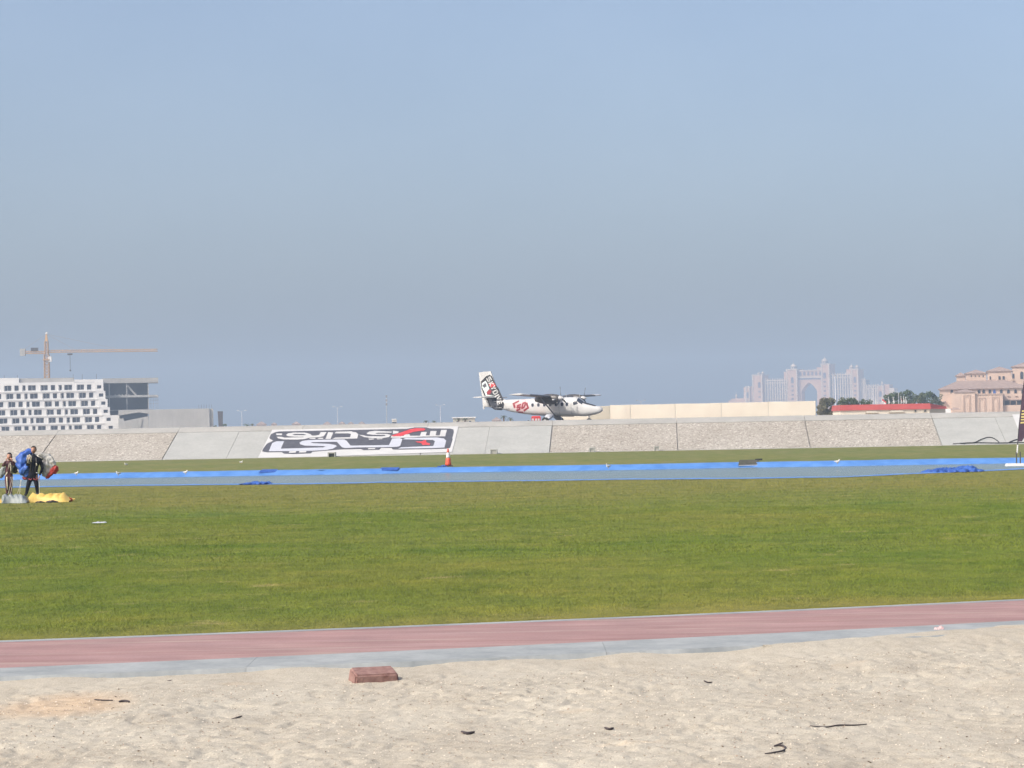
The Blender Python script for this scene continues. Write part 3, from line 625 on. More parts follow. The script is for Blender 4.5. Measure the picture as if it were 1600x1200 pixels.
# windows, doors, windscreen, nose panel
def rect(s, z, a, b): return [(s-a,z-b),(s+a,z-b),(s+a,z+b),(s-a,z+b)]
def rrect(s, z, a, b, c=.08): return [(s-a+c,z-b),(s+a-c,z-b),(s+a,z-b+c),(s+a,z+b-c),(s+a-c,z+b),(s-a+c,z+b),(s-a,z+b-c),(s-a,z-b+c)]
for sd_ in (-1, 1):
    for s in (4.05,4.65,5.4,6.15,6.9,7.65,8.4):
        wf = decal('cabin_window', rrect(s,2.27,.20,.25), MT['lgrey'], .010, sd_)
        decal('pane', rrect(s,2.27,.155,.20), MT['glass'], .018, sd_, par=wf); 
    decal('cockpit_side_window', [(2.68,2.30),(3.22,2.14),(3.30,2.56),(3.05,2.62),(2.86,2.56)], MT['glass'], .014, sd_)
    decal('door_seam', rect(3.52,1.85,.015,.75), MT['midgrey'], .012, sd_)
    decal('door_seam', rect(5.05,1.9,.015,.70), MT['midgrey'], .012, sd_)
def skin_patch(name, s0, s1, a0, a1, mt, lift, n=10):   # a strip of hull between two angles measured from the top
    vs = []; ns = 8
    for i in range(ns+1):
        s = s0+(s1-s0)*i/ns; w_, c, h = fus(s)
        for j in range(n+1):
            q = math.pi/2 + (a0+(a1-a0)*j/n); ca, sa = math.cos(q), math.sin(q)
            vs.append((S0-s, (w_+lift)*math.copysign(abs(ca)**(2/EXP), ca), c+(h+lift)*math.copysign(abs(sa)**(2/EXP), sa)))
    fs = [(i*(n+1)+j,i*(n+1)+j+1,(i+1)*(n+1)+j+1,(i+1)*(n+1)+j) for i in range(ns) for j in range(n)]
    return sheet(name, vs, fs, mt, air, True)
skin_patch('windscreen_pane', 2.24, 2.86, .06, .95, MT['glass'], .014); skin_patch('windscreen_pane', 2.24, 2.86, -.95, -.06, MT['glass'], .014)
skin_patch('anti_glare_panel', .75, 2.2, -.62, .62, MT['black'], .012)
mb = MB(); mb.tube([(S0-4.5,0,2.95),(S0-4.6,0,3.55)], [.03,.012], 6); mb.build('aerial', MT['plane'], air)
mb = MB(); mb.tube([(S0-2.9,.35,2.85),(S0-3.1,.35,3.45)], [.03,.012], 6); mb.build('aerial', MT['plane'], air)
mb = MB(); mb.box(S0-7.5,S0-3.6,-.02,.02,.86,.93); mb.build('belly_rail', MT['midgrey'], air)

# red ground power cart beside the main wheel
c0 = P(837.5, 653, 289); cart = empty('ground_power_cart', (c0.x, c0.y, GZ), 'small red wheeled service cart standing behind the parked aircraft wheel', 'cart')
mb = MB(); mb.box(-.52,.52,-.4,.4,.32,.92); mb.taper((0,0),.52,.4,.42,.32,.92,1.02); mb.build('body', MT['red'], cart)
for x in (-.36,.0,.3):
    mb = MB(); mb.box(x-.1,x+.1,-.415,-.403,.5,.72); mb.build('white_marking', MT['white'], cart)
for x in (-.33,.33):
    for y in (-.42,.34):
        mb = MB(); mb.tube([(x,y,.18),(x,y+.08,.18)], .18, 12); mb.build('wheel', MT['rubber'], cart)
mb = MB(); mb.tube([(-.5,0,.4),(-.95,0,.55)], .03, 6); mb.build('tow_handle', MT['dgrey'], cart)

# ================================================================== BANNER ON THE SLOPE
def c5(pts): return [(400+x/10, 660+y/10) for x, y in pts]
def c6(pts): return [(550+x/9.41, 660+y/9.41) for x, y in pts]
b0 = ray_plane(560, 712, B0, SN)
ban = empty('slope_banner', b0, 'white banner with dark grey and red inverted Arabic lettering laid on the concrete slope', 'banner')
def lay(name, pts, mt, off):
    vs = []
    for x, y in pts:
        p = ray_plane(x, y, B0 + SN*.0, SN) + SN*off; vs.append(p - b0)
    return sheet(name, vs, [tuple(range(len(vs)))], mt, ban)
def flip_fix(o):
    if o.data.polygons[0].normal.z < 0: o.data.flip_normals()
    return o
flip_fix(lay('sheet', [(425.5,671.8),(716.5,666.4),(706.2,706.6),(402.2,717.2)], MT['bannerwhite'], .03))
flip_fix(lay('lettering_ground', c5([(210,240),(235,190),(300,160),(360,148),(1600,122)]) + c6([(600,105),(800,100),(920,80),(1090,78),(1150,95),(1440,97),(1490,110),(1497,140),(1475,230),(1478,260),(1440,380),(1380,393),(700,406),(600,404),(580,382),(430,380),(400,408),(170,415),(130,396)]) + c5([(1340,428),(880,465),(860,490),(600,500),(440,495),(400,470),(180,475),(95,460),(110,420),(170,340),(270,290),(215,262)]), MT['charcoal'], .045))
WL = [c5([(315,182),(410,182),(405,208),(320,208)]), c5([(470,205),(500,180),(580,168),(760,168),(850,190),(875,215),(930,215),(985,205),(1015,160),(1105,160),(1060,225),(1000,240),(850,245),(760,270),(650,278),(430,275),(350,260),(318,232),(400,234),(450,248),(560,245),(740,240),(742,233),(600,232),(500,225)]),
 c5([(1130,160),(1210,165),(1165,268),(1085,268)]), c5([(1230,180),(1250,155),(1500,148)]) + c6([(0,145),(60,155),(95,185),(75,245)]) + c5([(1190,268),(1240,245),(1470,240),(1485,190),(1440,180)]),
 c5([(830,264),(850,250),(930,250),(930,270)]), c5([(960,266),(985,250),(1055,250),(1045,268)]),
 c6([(100,190),(150,195),(230,213),(440,213),(495,206),(480,192),(300,190),(230,182),(215,170),(250,145),(340,132),(590,145),(580,160),(400,160),(345,168),(365,177),(520,178),(570,195),(540,225),(450,240),(300,240),(180,225)]),
 c6([(570,232),(580,206),(760,206),(770,185),(845,180),(852,205),(1000,205),(1020,150),(1100,150),(1085,200),(1140,200),(1155,135),(1245,135),(1230,200),(1290,200),(1310,118),(1395,118),(1372,213),(1000,218),(900,228),(700,236)]), c6([(605,130),(687,140),(680,165),(600,178)]),
 c5([(525,460),(630,458),(620,482),(510,485)]), c5([(680,457),(790,455),(780,478),(670,480)]), c6([(240,386),(350,383),(330,402),(235,404)]), c6([(245,246),(330,248),(315,260),(250,262)]), c6([(360,245),(450,245),(440,255),(375,258)])]
for q_ in WL: flip_fix(lay('lettering_stroke', q_, MT['bannerwhite'], .06))
flip_fix(lay('lettering_hole', c5([(570,200),(620,190),(740,192),(790,205),(740,211),(590,208)]), MT['charcoal'], .075))
for q_ in (c5([(200,460),(255,330),(320,305),(440,302),(388,420),(1050,400),(1090,388),(1050,380),(760,372),(690,350),(680,325),(720,300),(820,285),(1050,280),(1380,275),(1420,300),(1475,370)]) + c6([(0,350),(545,342),(590,245),(700,238),(740,255),(710,350),(680,365),(540,372)]) + c5([(1600,400),(1390,410),(1340,395),(1265,312),(880,318),(855,325),(900,335),(1150,345),(1250,365),(1260,385),(1200,420),(1100,440),(940,450),(600,457)]),
           c6([(745,258),(790,236),(1240,229),(1350,245),(1385,275),(1360,378),(1200,386),(680,394),(720,375),(1195,355),(1220,285),(1190,266)])):
    flip_fix(lay('lettering_stroke', q_, MT['lgrey'], .06))
flip_fix(lay('red_slash', c6([(580,205),(700,165),(860,110),(940,95),(1060,98),(1085,115),(1050,130),(900,150),(770,195),(720,212),(600,215)]), MT['red'], .075))
flip_fix(lay('red_falcon', c6([(930,290),(1020,290),(1080,265),(1095,285),(1090,300),(1150,325),(1140,345),(1080,340),(1040,345),(1020,315),(960,305)]), MT['red'], .075))
b0 = ray_plane(1600, 690, B0, SN)
ban = empty('slope_banner', b0, 'second white banner on the slope behind the feather flag at the far right', 'banner')
flip_fix(lay('sheet', [(1581.5,648),(1700,645),(1722,690),(1600,693)], MT['bannerwhite'], .03))
flip_fix(lay('lettering_ground', [(1612,655),(1688,653),(1704,684),(1626,687)], MT['charcoal'], .045))

# concrete drain boxes at the foot of the slope
for (px, py, wpx, lb) in ((517.5,714.5,12,'square concrete drain box with dark opening below the slope banner'),(783.5,708,11,'concrete drain box at the slope foot nearest below the aircraft'),(928,706,9.5,'concrete drain box at the slope foot left of the paler narrow one'),(1026,703.5,8,'narrow pale concrete drain box at the slope foot, rightmost of four')):
    g0 = G(px, py); c = B0 + ALD*((g0-B0).dot(ALD)) - UPD*1.15
    d = empty('drain_box', (c.x, c.y, 0), lb, 'drain box', 'drain boxes at the slope foot', rz=math.atan2(ALD.y, ALD.x))
    w_ = wpx*.0592/2; mb = MB(); h = .46
    mb.box(-w_,-w_+.1,0,.75,0,h); mb.box(w_-.1,w_,0,.75,0,h); mb.box(-w_+.1,w_-.1,0,.75,h-.1,h); mb.box(-w_+.1,w_-.1,.3,.75,0,h-.1); mb.build('casing', MT['concrete'], d)
    mb = MB(); mb.box(-w_+.11,w_-.11,.06 if px > 600 else .2,.29,.02,h-.11); mb.build('grating', MT['greyconc'] if px > 600 else MT['mat'], d)

# black hose lying along the foot and looping up the slope
hp = [G(x,y)+Vector((0,-.25,.05)) for x, y in ((1310,698.2),(1340,697.6),(1380,696.8),(1420,696.4),(1470,695.6))]
def sl(px, py): return ray_plane(px, py, B0, SN) + SN*.06
hp2 = [sl(1490,694.3), sl(1510,692.8), sl(1523,692), sl(1533,687.5), sl(1543,684.2), sl(1551,685), sl(1557,688.5), sl(1561,692)]
def smooth_path(p, n=5):
    out = []
    for i in range(len(p)-1):
        p0, p1, p2, p3 = p[max(i-1,0)], p[i], p[i+1], p[min(i+2,len(p)-1)]
        for k in range(n):
            t = k/n; out.append(.5*((2*p1)+(p2-p0)*t+(2*p0-5*p1+4*p2-p3)*t*t+(3*p1-p0-3*p2+p3)*t**3))
    return out + [p[-1]]
mb = MB(); mb.tube(smooth_path(hp+hp2), .042, 6); tag(mb.build('hose', MT['rubber'], None, True), 'black hose with a loop rising up the slope near the feather flag', 'hose')
mb = MB(); mb.tube(smooth_path([sl(1500,693.6),sl(1530,692.6),sl(1560,693),sl(1590,692.4),sl(1625,692)]), .05, 6); tag(mb.build('hose', MT['rubber'], None, True), 'straight black hose along the slope foot under the looped one', 'hose')
mb = MB(); mb.tube(smooth_path([sl(1577,692),sl(1584,689),sl(1592,687.2),sl(1604,687),sl(1616,690)]), .05, 6); tag(mb.build('hose', MT['rubber'], None, True), 'short bent black hose right behind the feather flag pole', 'hose')
# ================================================================== BEYOND THE RUNWAY
def base_at(px, Y): return Vector((P(px, 660, Y).x, Y, PLZ))
def ztop(px, py, Y): return P(px, py, Y).z
# ---- white stepped apartment building
BY = 1000.0; M0 = BY/FPX
org = P(100, 673.3, BY); zb = org.z                     # sill level of the lowest row
xe = lambda px: (px-800)*M0
ap = empty('apartment_building', (xe(80), BY, PLZ), 'white stepped apartment block with rows of dark recessed windows', 'building', rz=R(10.2))
OX, OZ = xe(80), PLZ
FH = 3.19; WH = 2.1
row_end = [160.5,163.3,166.5,170,184.5,184.5]           # right end of each row, photo px
pat = [(0,3.0),(4.7,2.9),(8.75,1.67),(11.67,1.35)]
wmesh = {}
def window_pair(wd, ht):
    key = (round(wd,2), round(ht,2))
    if key not in wmesh:
        f = MB(); t = .09
        f.box(-wd/2,-wd/2+t,-.06,.06,0,ht); f.box(wd/2-t,wd/2,-.06,.06,0,ht); f.box(-wd/2+t,wd/2-t,-.06,.06,0,t); f.box(-wd/2+t,wd/2-t,-.06,.06,ht-t,ht)
        if wd > 2: f.box(-.1,.1,-.06,.06,t,ht-t)
        a = f.build('window', MT['frame']); p = MB(); p.box(-wd/2+t,wd/2-t,-.02,.02,t,ht-t); b = p.build('pane', MT['glass'])
        wmesh[key] = (a.data, b.data); bpy.data.objects.remove(a); bpy.data.objects.remove(b)
    return wmesh[key]
def put_window(par, x, y, z, wd, ht, name='window'):
    a, b = window_pair(wd, ht); w_ = link(name, a, par); w_.location = (x, y, z); p = link('pane', b, w_); return w_
LEFT = -48
for r_ in range(6):
    sill = zb + (5-r_)*FH - OZ; x0 = xe(44.2) + (r_)*.72 - OX; xl = xe(LEFT)-OX; xr = xe(row_end[r_])-OX
    ye = -.25*r_                                        # lower rows stand a little further out
    wins = []; k = -2
    ep = xr - 3.5 if r_ < 4 else xe(170.5+3*(r_-3))-OX-3.3
    while True:
        done = False
        for off, wd in pat:
            a = x0 + k*13.96 + off
            if a + wd > ep - .6: done = True; break
            if a > xl + .5: wins.append((a, wd))
        if done: break
        k += 1
    ew = (ep+1.0, 1.7); allw = sorted(wins + [ew])
    mb = MB(); lo = sill - (FH-WH)*.5; hi = sill + WH + (FH-WH)*.5 - .03
    if r_ == 5: lo = 0
    if r_ == 0: hi += .55
    th = 1.1
    mb.box(xl, xr, ye, ye+th, lo, sill); mb.box(xl, xr, ye, ye+th, sill+WH, hi)   # bands under and over the windows
    cur = xl
    for a, wd in allw:
        mb.box(cur, a, ye+.002, ye+th, sill+.001, sill+WH-.001); cur = a+wd
    mb.box(cur, xr, ye+.002, ye+th, sill+.001, sill+WH-.001)
    mb.box(ep, ep+1.0, ye-.25, ye, lo, hi); mb.box(ep+2.7, xr, ye-.25, ye, lo, hi); mb.box(ep+1.0, ep+2.7, ye-.25, ye, lo, sill+.35); mb.box(ep+1.0, ep+2.7, ye-.25, ye, sill+WH-.4, hi)
    mb.box(xl, xr, ye+th, ye+14, lo, lo+.3)
    mb.box(xl, xr, ye+3.5, ye+13.9, lo+.31, hi-.02)
    mb.build('storey', MT['bldwhite'], ap)
    for a, wd in wins: put_window(ap, a+wd/2, ye+.75+.15*((int(a*7)) % 2), sill+.02, wd, WH-.04)
    put_window(ap, ep+1.85, ye+.3, sill+.36, 1.7, WH-.8)
    for i, (a, wd) in enumerate(wins):                   # slanting reveal cheeks that give the facade its zigzag
        if wd < 1.5 or 2.85 < wd < 2.95:
            c = MB(); c.add([(a-.02,ye-.35,sill+.05),(a+.5,ye+.7,sill+.05),(a-.02,ye+.7,sill+.05),(a-.02,ye-.35,sill+WH-.05),(a+.35,ye+.7,sill+WH-.05),(a-.02,ye+.7,sill+WH-.05)], [(0,1,2),(3,5,4),(0,3,4,1),(1,4,5,2),(2,5,3,0)])
            c.build('reveal_cheek', MT['bldwhite'], ap)
    if r_ < 5:
        s_ = MB(); s_.box(xl, xr+.2, ye-.55, ye, lo-.06, lo+.16); s_.build('ledge', MT['bldwhite'], ap)
top = zb + 5*FH + WH + .55 + .5 - OZ
mb = MB(); mb.box(xe(-48)-OX, xe(30.5)-OX, .3, 12, top-.1, top+1.9); mb.build('roof_block', MT['bldwhite'], ap)
mb = MB(); mb.box(xe(31)-OX, xe(115.5)-OX, 1.2, 12, top-.1, top+1.7); mb.build('roof_setback', MT['greyconc'], ap)
mb = MB(); mb.box(xe(116)-OX, xe(160)-OX, -.1, 11, top-.1, top+.9); mb.build('roof_block', MT['bldwhite'], ap)
for px in (8,28,114,128,150):
    mb = MB(); mb.tube([(xe(px)-OX,.9,top+.6),(xe(px)-OX,.9,top+3.0)], .07, 5); mb.build('roof_rod', MT['dgrey'], ap)

# ---- unfinished concrete frame building beside it
fb = empty('concrete_frame_building', (xe(205), BY+16, PLZ), 'unfinished grey concrete building with deep open floors beside the white block', 'building', rz=R(8.5))
OX = xe(205); zq = lambda px, py: ztop(px, py, BY+16)-PLZ; k_ = (BY+16)/BY
X_ = lambda px: (xe(px)*k_ - OX)
def slab(name, a, b, z0, z1, y0=0, y1=16, mt='greyconc'): m_ = MB(); m_.box(X_(a), X_(b), y0, y1, z0, z1); return m_.build(name, MT[mt], fb)
zt = zq(205,590.7); z1 = zq(205,598.2); zm1 = zq(205,617.5); zm0 = zq(205,620.8); zl = zq(205,640)
slab('roof_slab', 160, 247, z1, zt); slab('floor_slab', 160, 247, zm0, zm0+.45, 0); slab('floor_slab', 160, 238, zl-.3, zl, 0)
slab('parapet_rail', 164, 246, zm0+.46, zm1, .3, .42); slab('back_wall', 160, 231, 0, z1-.02, 9, 9.4, 'interior'); slab('side_wall', 157, 163, 0, z1-.02, 1.2, 8.9, 'interior'); slab('side_wall', 230.4, 231.6, zl+.02, z1-.02, 3, 8.9)  # dark blue-grey walls carry the shade inside the open floors as colour
for px in (171, 198, 231.2): 
    slab('column', px-.7, px+.7, zm0+.47, z1-.02, .5, 1.0); slab('column', px-.7, px+.7, zl+.02, zm0-.02, .5, 1.0)
m_ = MB(); m_.tube([(X_(199),1.4,z1-1.0),(X_(213),1.4,zm0+.6)], .4, 6); m_.build('diagonal_brace', MT['greyconc'], fb)
for px in (235, 239, 243, 246):                        # scaffold under the open corner
    m_ = MB(); m_.tube([(X_(px),1,zl-.3 if px < 238 else 0),(X_(px),1,zm0)], .06, 5); m_.build('scaffold_pole', MT['metal'], fb)
for z in (zl+2.2, zl+3.6):
    m_ = MB(); m_.tube([(X_(232),1,z),(X_(247),1,z)], .06, 5); m_.build('scaffold_rail', MT['metal'], fb)
for px in (180,186,191,196,201): slab('stacked_block', px-.8, px+.8, zm0+.46, zm0+1.3, .8, 1.6)
# ---- low bare concrete ramp building to its right
lw = empty('concrete_ramp_building', (xe(260), BY-8, PLZ), 'long low bare grey concrete building with a sloping ramp slot', 'building', rz=R(7.7)); OX = xe(260); k_ = (BY-8)/BY
zA = ztop(190,641,BY-8)-PLZ; zB = ztop(330,638,BY-8)-PLZ; x0, x1 = X_(184.8), X_(326)
zr0 = ztop(186,650.5,BY-8)-PLZ; zr1 = ztop(232,645.5,BY-8)-PLZ
m_ = MB(); m_.prism([(x0,zA),(x0,zr0+.3),(X_(216),zr0+1.4),(X_(232),zr1-.3),(X_(232),0),(x1,0),(x1,zB)], 0, 14); m_.build('wall', MT['greyconc'], lw)
m_ = MB(); m_.prism([(x0,0),(x0,zr0-.9),(X_(193),zr0-.9),(X_(193.5),zr0-1.9),(X_(231.5),zr1-1.2),(X_(231.5),0)], .6, 10); m_.build('ramp_wall', MT['greyconc'], lw)
m_ = MB(); m_.prism([(X_(194),zr0-2.4),(X_(222),zr1-2.1),(X_(216),0),(X_(203),0)], .3, .58); m_.build('ramp_wing', MT['coping'], lw)
m_ = MB(); m_.box(X_(326.5), X_(332), .8, 6, 0, zB-.1); m_.build('end_wall', MT['coping'], lw)
for px in (230, 268, 300): 
    m_ = MB(); m_.box(X_(px), X_(px+.5), -.07, -.003, .2, zA-1.8); m_.build('pour_joint', MT['coping'], lw)
for px in range(310,333,4):
    m_ = MB(); m_.tube([(X_(px),6,zB-.2),(X_(px),6,zB+1.6)], .05, 5); m_.build('starter_bar', MT['dgrey'], lw)

# ---- tower crane
CYD = 1060.0; s_ = CYD/FPX; cb = P(73.5, 592, CYD); cr = empty('tower_crane', (cb.x, CYD, PLZ), 'orange lattice tower crane rising behind the white apartment block', 'crane')
def cz(py, px=73.5): return ztop(px, py, CYD) - PLZ
def lattice(name, a, b, wd, n, rad, tri=False, ax=None):
    a, b = Vector(a), Vector(b); t = (b-a).normalized(); u = Vector((0,1,0)) if abs(t.y) < .9 else Vector((1,0,0)); v = t.cross(u); m_ = MB()
    offs = [(-1,-1),(1,-1),(1,1),(-1,1)] if not tri else [(-1,-.6),(1,-.6),(0,1)]
    cn = [[a+(b-a)*(i/n)+(u*p+v*q)*wd/2 for p, q in offs] for i in range(n+1)]; k = len(offs)
    for j in range(k):
        m_.tube([cn[0][j], cn[-1][j]], rad, 4)
        for i in range(n):
            m_.tube([cn[i][j], cn[i+1][(j+1)%k]], rad*.65, 3, False); m_.tube([cn[i][j], cn[i][(j+1)%k]], rad*.6, 3, False)
    return m_.build(name, MT['crane'], cr)
zj = cz(549.5); ztp = cz(522)
lattice('mast', (0,0,0), (0,0,zj-1.2), 1.9, 26, .16)
lattice('tower_head', (0,0,zj-1.1), (0,0,ztp-3), 1.3, 5, .15); m_ = MB(); m_.taper((0,0),.65,.65,.25,.25,ztp-3,ztp); m_.build('apex', MT['crane'], cr)
jl = (247-73.5)*s_; lattice('jib', (1.0,0,zj), (jl,0,zj-.35), 1.15, 40, .11, True)
cl = (73.5-33)*s_; lattice('counter_jib', (-1.0,0,zj-.3), (-cl,0,zj-.1), 1.0, 9, .12)
m_ = MB(); m_.box(-cl-.2,-cl+1.9,-.7,.7,zj-1.6,zj+1.4); m_.build('counterweight', MT['greyconc'], cr)
m_ = MB(); m_.box(-cl+4.3,-cl+7.2,-.6,.6,zj+.35,zj+1.7); m_.build('winch', MT['dgrey'], cr)
m_ = MB(); m_.box(.9,2.2,-1.2,.2,zj-4.2,zj-2.0); m_.build('cab', MT['white'], cr)
m_ = MB(); m_.box(-1.4,1.4,-1.4,1.4,zj-3.6,zj-3.2); m_.build('slewing_platform', MT['crane'], cr)
m_ = MB(); m_.tube([(0,0,ztp),(jl*.62,0,zj+.8)], .025, 4); m_.tube([(0,0,ztp),(jl*.25,0,zj+.8)], .025, 4); m_.tube([(0,0,ztp),(-cl+1,0,zj+.9)], .025, 4); m_.build('pendant_bars', MT['crane'], cr)
tx_ = (110-73.5)*s_; m_ = MB(); m_.box(tx_-1,tx_+1,-.6,.6,zj-1.6,zj-.9); m_.build('trolley', MT['dgrey'], cr)
m_ = MB(); m_.tube([(tx_,0,zj-1.6),(tx_,0,cz(578))], .09, 4); m_.sphere((tx_,0,cz(578)-.4),.4,8,6); m_.build('hoist_rope', MT['dgrey'], cr)
m_ = MB(); m_.box(-.3,.5,-.4,.4,ztp,ztp+.8); m_.build('beacon', MT['white'], cr)

# ---- dark sign pylon
c = base_at(344.5, 620); py_ = empty('sign_pylon', c, 'dark tapering slab pylon standing at the end of the low concrete wall', 'pylon')
h = ztop(344.5,643.5,620)-PLZ; m_ = MB(); m_.prism([(-.38,0),(.38,0),(.5,h*.45),(.60,h),(-.60,h),(-.45,h*.4)], -.3, .3); m_.build('slab', MT['charcoal'], py_)
m_ = MB(); m_.box(-.62,.62,-.32,.32,h+.003,h+.12); m_.build('cap', MT['dgrey'], py_)

# ---- foliage
def leaf_cloud(name, centres, n, size, mt, par, seed, flat=.75):
    rg = np.random.default_rng(seed); V = []
    cs = np.array(centres); wts = cs[:,3]**2; pick = rg.choice(len(cs), n, p=wts/wts.sum())
    d = rg.normal(size=(n,3)); d /= np.linalg.norm(d,axis=1)[:,None]; rad = cs[pick,3]*(.45+.6*rg.random(n)**.5)
    c = cs[pick,:3] + d*rad[:,None]*np.array([1,1,flat])
    u = rg.normal(size=(n,3)); u /= np.linalg.norm(u,axis=1)[:,None]; w_ = np.cross(u, rg.normal(size=(n,3))); w_ /= np.linalg.norm(w_,axis=1)[:,None]
    s = size*(.6+.8*rg.random(n))[:,None]
    V = np.stack([c-u*s, c+w_*s*.5, c+u*s, c-w_*s*.5],1).reshape(-1,3)
    o = link(name, fast_mesh(name, V, np.arange(4*n).reshape(n,4), mt, False), par); return o
def tree(px, pw, ptop, Y, lab, seed, mt='leaf', group='trees beyond the runway', name='tree', nl=900):
    c = base_at(px, Y); t = empty(name, c, lab, 'tree' if name != 'hedge_bush' else 'bush', group); hh = ztop(px, ptop, Y)-PLZ; hw = pw*Y/FPX/2
    rg = random.Random(seed); m_ = MB(); th = hh*.55
    m_.tube([(0,0,0),(.1,.05,th*.5),(-.05,.1,th)], [hh*.03+.05,hh*.025+.03,.05], 7)
    for k in range(5):
        a = rg.uniform(0,6.28); m_.tube([(0,.05,th*.45+k*.08*th),(math.cos(a)*hw*.35,math.sin(a)*hw*.35,th*.8),(math.cos(a)*hw*.65,math.sin(a)*hw*.6,hh*.75)], [.09,.06,.03], 5)
    m_.build('trunk', MT['trunk'], t, True)
    cen = []
    for k in range(44):
        a = rg.uniform(0,6.28); q = rg.random()**.6; z = hh*(.28+.64*rg.random()); e = math.sqrt(max(.12,1-((z/hh-.55)/.5)**2))
        cen.append((math.cos(a)*hw*.95*q*e, math.sin(a)*hw*.8*q*e, z, hw*rg.uniform(.20,.36)))
    leaf_cloud('crown', cen, int(nl*1.5), max(.10,hw*.085), MT[mt], t, seed)
    return t
def palm(px, ptop, Y, lab, seed, wpx=14, group='palms beyond the runway'):
    c = base_at(px, Y); t = empty('palm_tree', c, lab, 'palm', group); hh = ztop(px, ptop, Y)-PLZ; fl = wpx*Y/FPX/2*1.15; rg = random.Random(seed)
    tz_ = max(hh - fl*.45, hh*.5); m_ = MB(); m_.tube([(0,0,0),(.06,0,tz_*.5),(0,.05,tz_)], [.24,.19,.17], 8); m_.build('trunk', MT['trunk'], t, True)
    m_ = MB()
    for k in range(22):
        a = 2*math.pi*k/22+rg.uniform(-.2,.2); el = rg.uniform(.1,1.25); prev = None; d = Vector((math.cos(a),math.sin(a),0)); sd_ = Vector((-d.y,d.x,0)); L_ = fl*rg.uniform(.85,1.1)
        pts = []
        for i in range(7):
            q = i/6; pts.append(Vector((0,.05,tz_)) + d*L_*q*math.cos(el*.7) + Vector((0,0,L_*(math.sin(el)*q - (.55+.35*math.cos(el))*q*q))))
        for i in range(6):
            a0, a1 = pts[i], pts[i+1]; w0 = .22*L_*(.35+.65*math.sin(math.pi*min(1,(i+.6)/6)))
            for sg in (-1,1):
                for q in (.0,.5):
                    b = a0.lerp(a1, q); b2 = a0.lerp(a1, q+.32); tip = b.lerp(b2,.5) + sd_*sg*w0 + (a1-a0)*.5 + Vector((0,0,-.28*w0))
                    m_.add([b,b2,tip],[(0,1,2)])
    m_.build('crown', MT['palm'], t); return t
palm(651.5+14,656,600,'left palm of the second pair, left of the white canopy roof',1,11); palm(678,656.5,600,'right palm of the second pair, beside the white canopy roof',2,10)
palm(716.5,652.5,590,'palm standing in front of the left end of the white canopy roof',3,10); palm(727,651.5,590,'palm standing in front of the middle of the white canopy roof',4,12)
palm(787,648,580,'taller palm under the aircraft tail',5,13); palm(797.5,651,580,'shorter palm under the aircraft tail',6,11); palm(394,661,640,'small palm right of the round bush by the first street lamp',7,8)
tree(385,16,662,640,'round dark bush under the leftmost street lamp',21,name='hedge_bush',group='bushes along the runway',nl=350); tree(351,9,661.5,612,'small bush at the right foot of the dark pylon',22,name='hedge_bush',group='bushes along the runway',nl=250); tree(335.5,8,663.5,615,'small bush at the left foot of the dark pylon',23,name='hedge_bush',group='bushes along the runway',nl=250)
tree(441,5,664,640,'tiny bush between two far villa roofs',24,name='hedge_bush',group='bushes along the runway',nl=120)
tree(1292,36,621.5,470,'broad grey green bush at the right end of the cream fence',25,'dryleaf',name='hedge_bush',group='bushes along the runway',nl=2600)
tree(1326,34,621,520,'dark tree behind the left end of the red roofed building',26,'leaf',nl=1500); tree(1349,30,623,520,'dark tree right behind the red roof, left of the flag poles',27,'leaf',nl=1300)
for i, (px, pw, pt, lb) in enumerate(((1391,26,613,'small dark tree at the left edge of the grove behind the flag poles'),(1403,26,609.5,'dark tree of the grove directly behind the double street lamp'),(1421,34,607,'tallest tree in the middle of the grove behind the flag poles'),(1437,24,613,'lower tree in the dip of the grove'),(1450,32,609.5,'round tree of the grove near the peach villa'),(1465,22,613.5,'tree of the grove touching the peach villa wall'))):
    tree(px, pw, pt, 620+12*(i%3), lb, 40+i, 'leaf' if i % 2 == 0 else 'palm', nl=1500)

# ---- street lamps, masts, flag poles
def lamp(px, ptop, Y, lb, arms=2, name='street_lamp', r_=.06, grp='street lamps beyond the runway'):
    c = base_at(px, Y); t = empty(name, c, lb, 'lamp' if arms else 'mast', grp if arms else 'white masts beyond the runway'); hh = ztop(px, ptop, Y)-PLZ
    m_ = MB(); m_.tube([(0,0,0),(0,0,hh*.97)], [r_*1.4,r_*.8], 8); m_.build('pole', MT['lgrey'], t)
    if not arms: m_ = MB(); m_.lathe((0,0,hh*.97), [(r_*.8,0),(r_*1.3,.03),(r_*1.3,.12),(r_*.3,.2)], 8); m_.build('cap', MT['metal'], t)
    for sg in ([-1,1] if arms == 2 else [-1] if arms == 1 else []):
        m_ = MB(); m_.tube([(0,0,hh*.93),(sg*.4,0,hh*.985),(sg*.8,0,hh)], .03, 6); m_.build('arm', MT['lgrey'], t)
        m_ = MB(); m_.taper((sg*1.0,0),.25,.14,.18,.10,hh-.05,hh+.08); m_.build('lamp_head', MT['metal'], t)
    return t
lamp(378,641.5,640,'street lamp above the round bush left of the slope banner'); lamp(527.5,635.5,640,'tall street lamp standing above the left half of the slope banner'); lamp(688.5,632.5,640,'street lamp above the right end of the slope banner'); lamp(1002,625.5,640,'faint street lamp just right of the aircraft nose')
lamp(1405,611,560,'white street lamp in front of the grove beside the flag poles',1); 
lamp(1306.5,585,500,'tall white mast at the left end of the red roof',0,r_=.12,name='mast'); lamp(1165,611,600,'slim white mast in front of the left hotel wing',0,name='mast')
lamp(1334,608,600,'thin white mast in front of the right hotel wing',0,name='mast'); lamp(1364.5,604,620,'thin white mast between the hotel and the flag poles',0,name='mast')
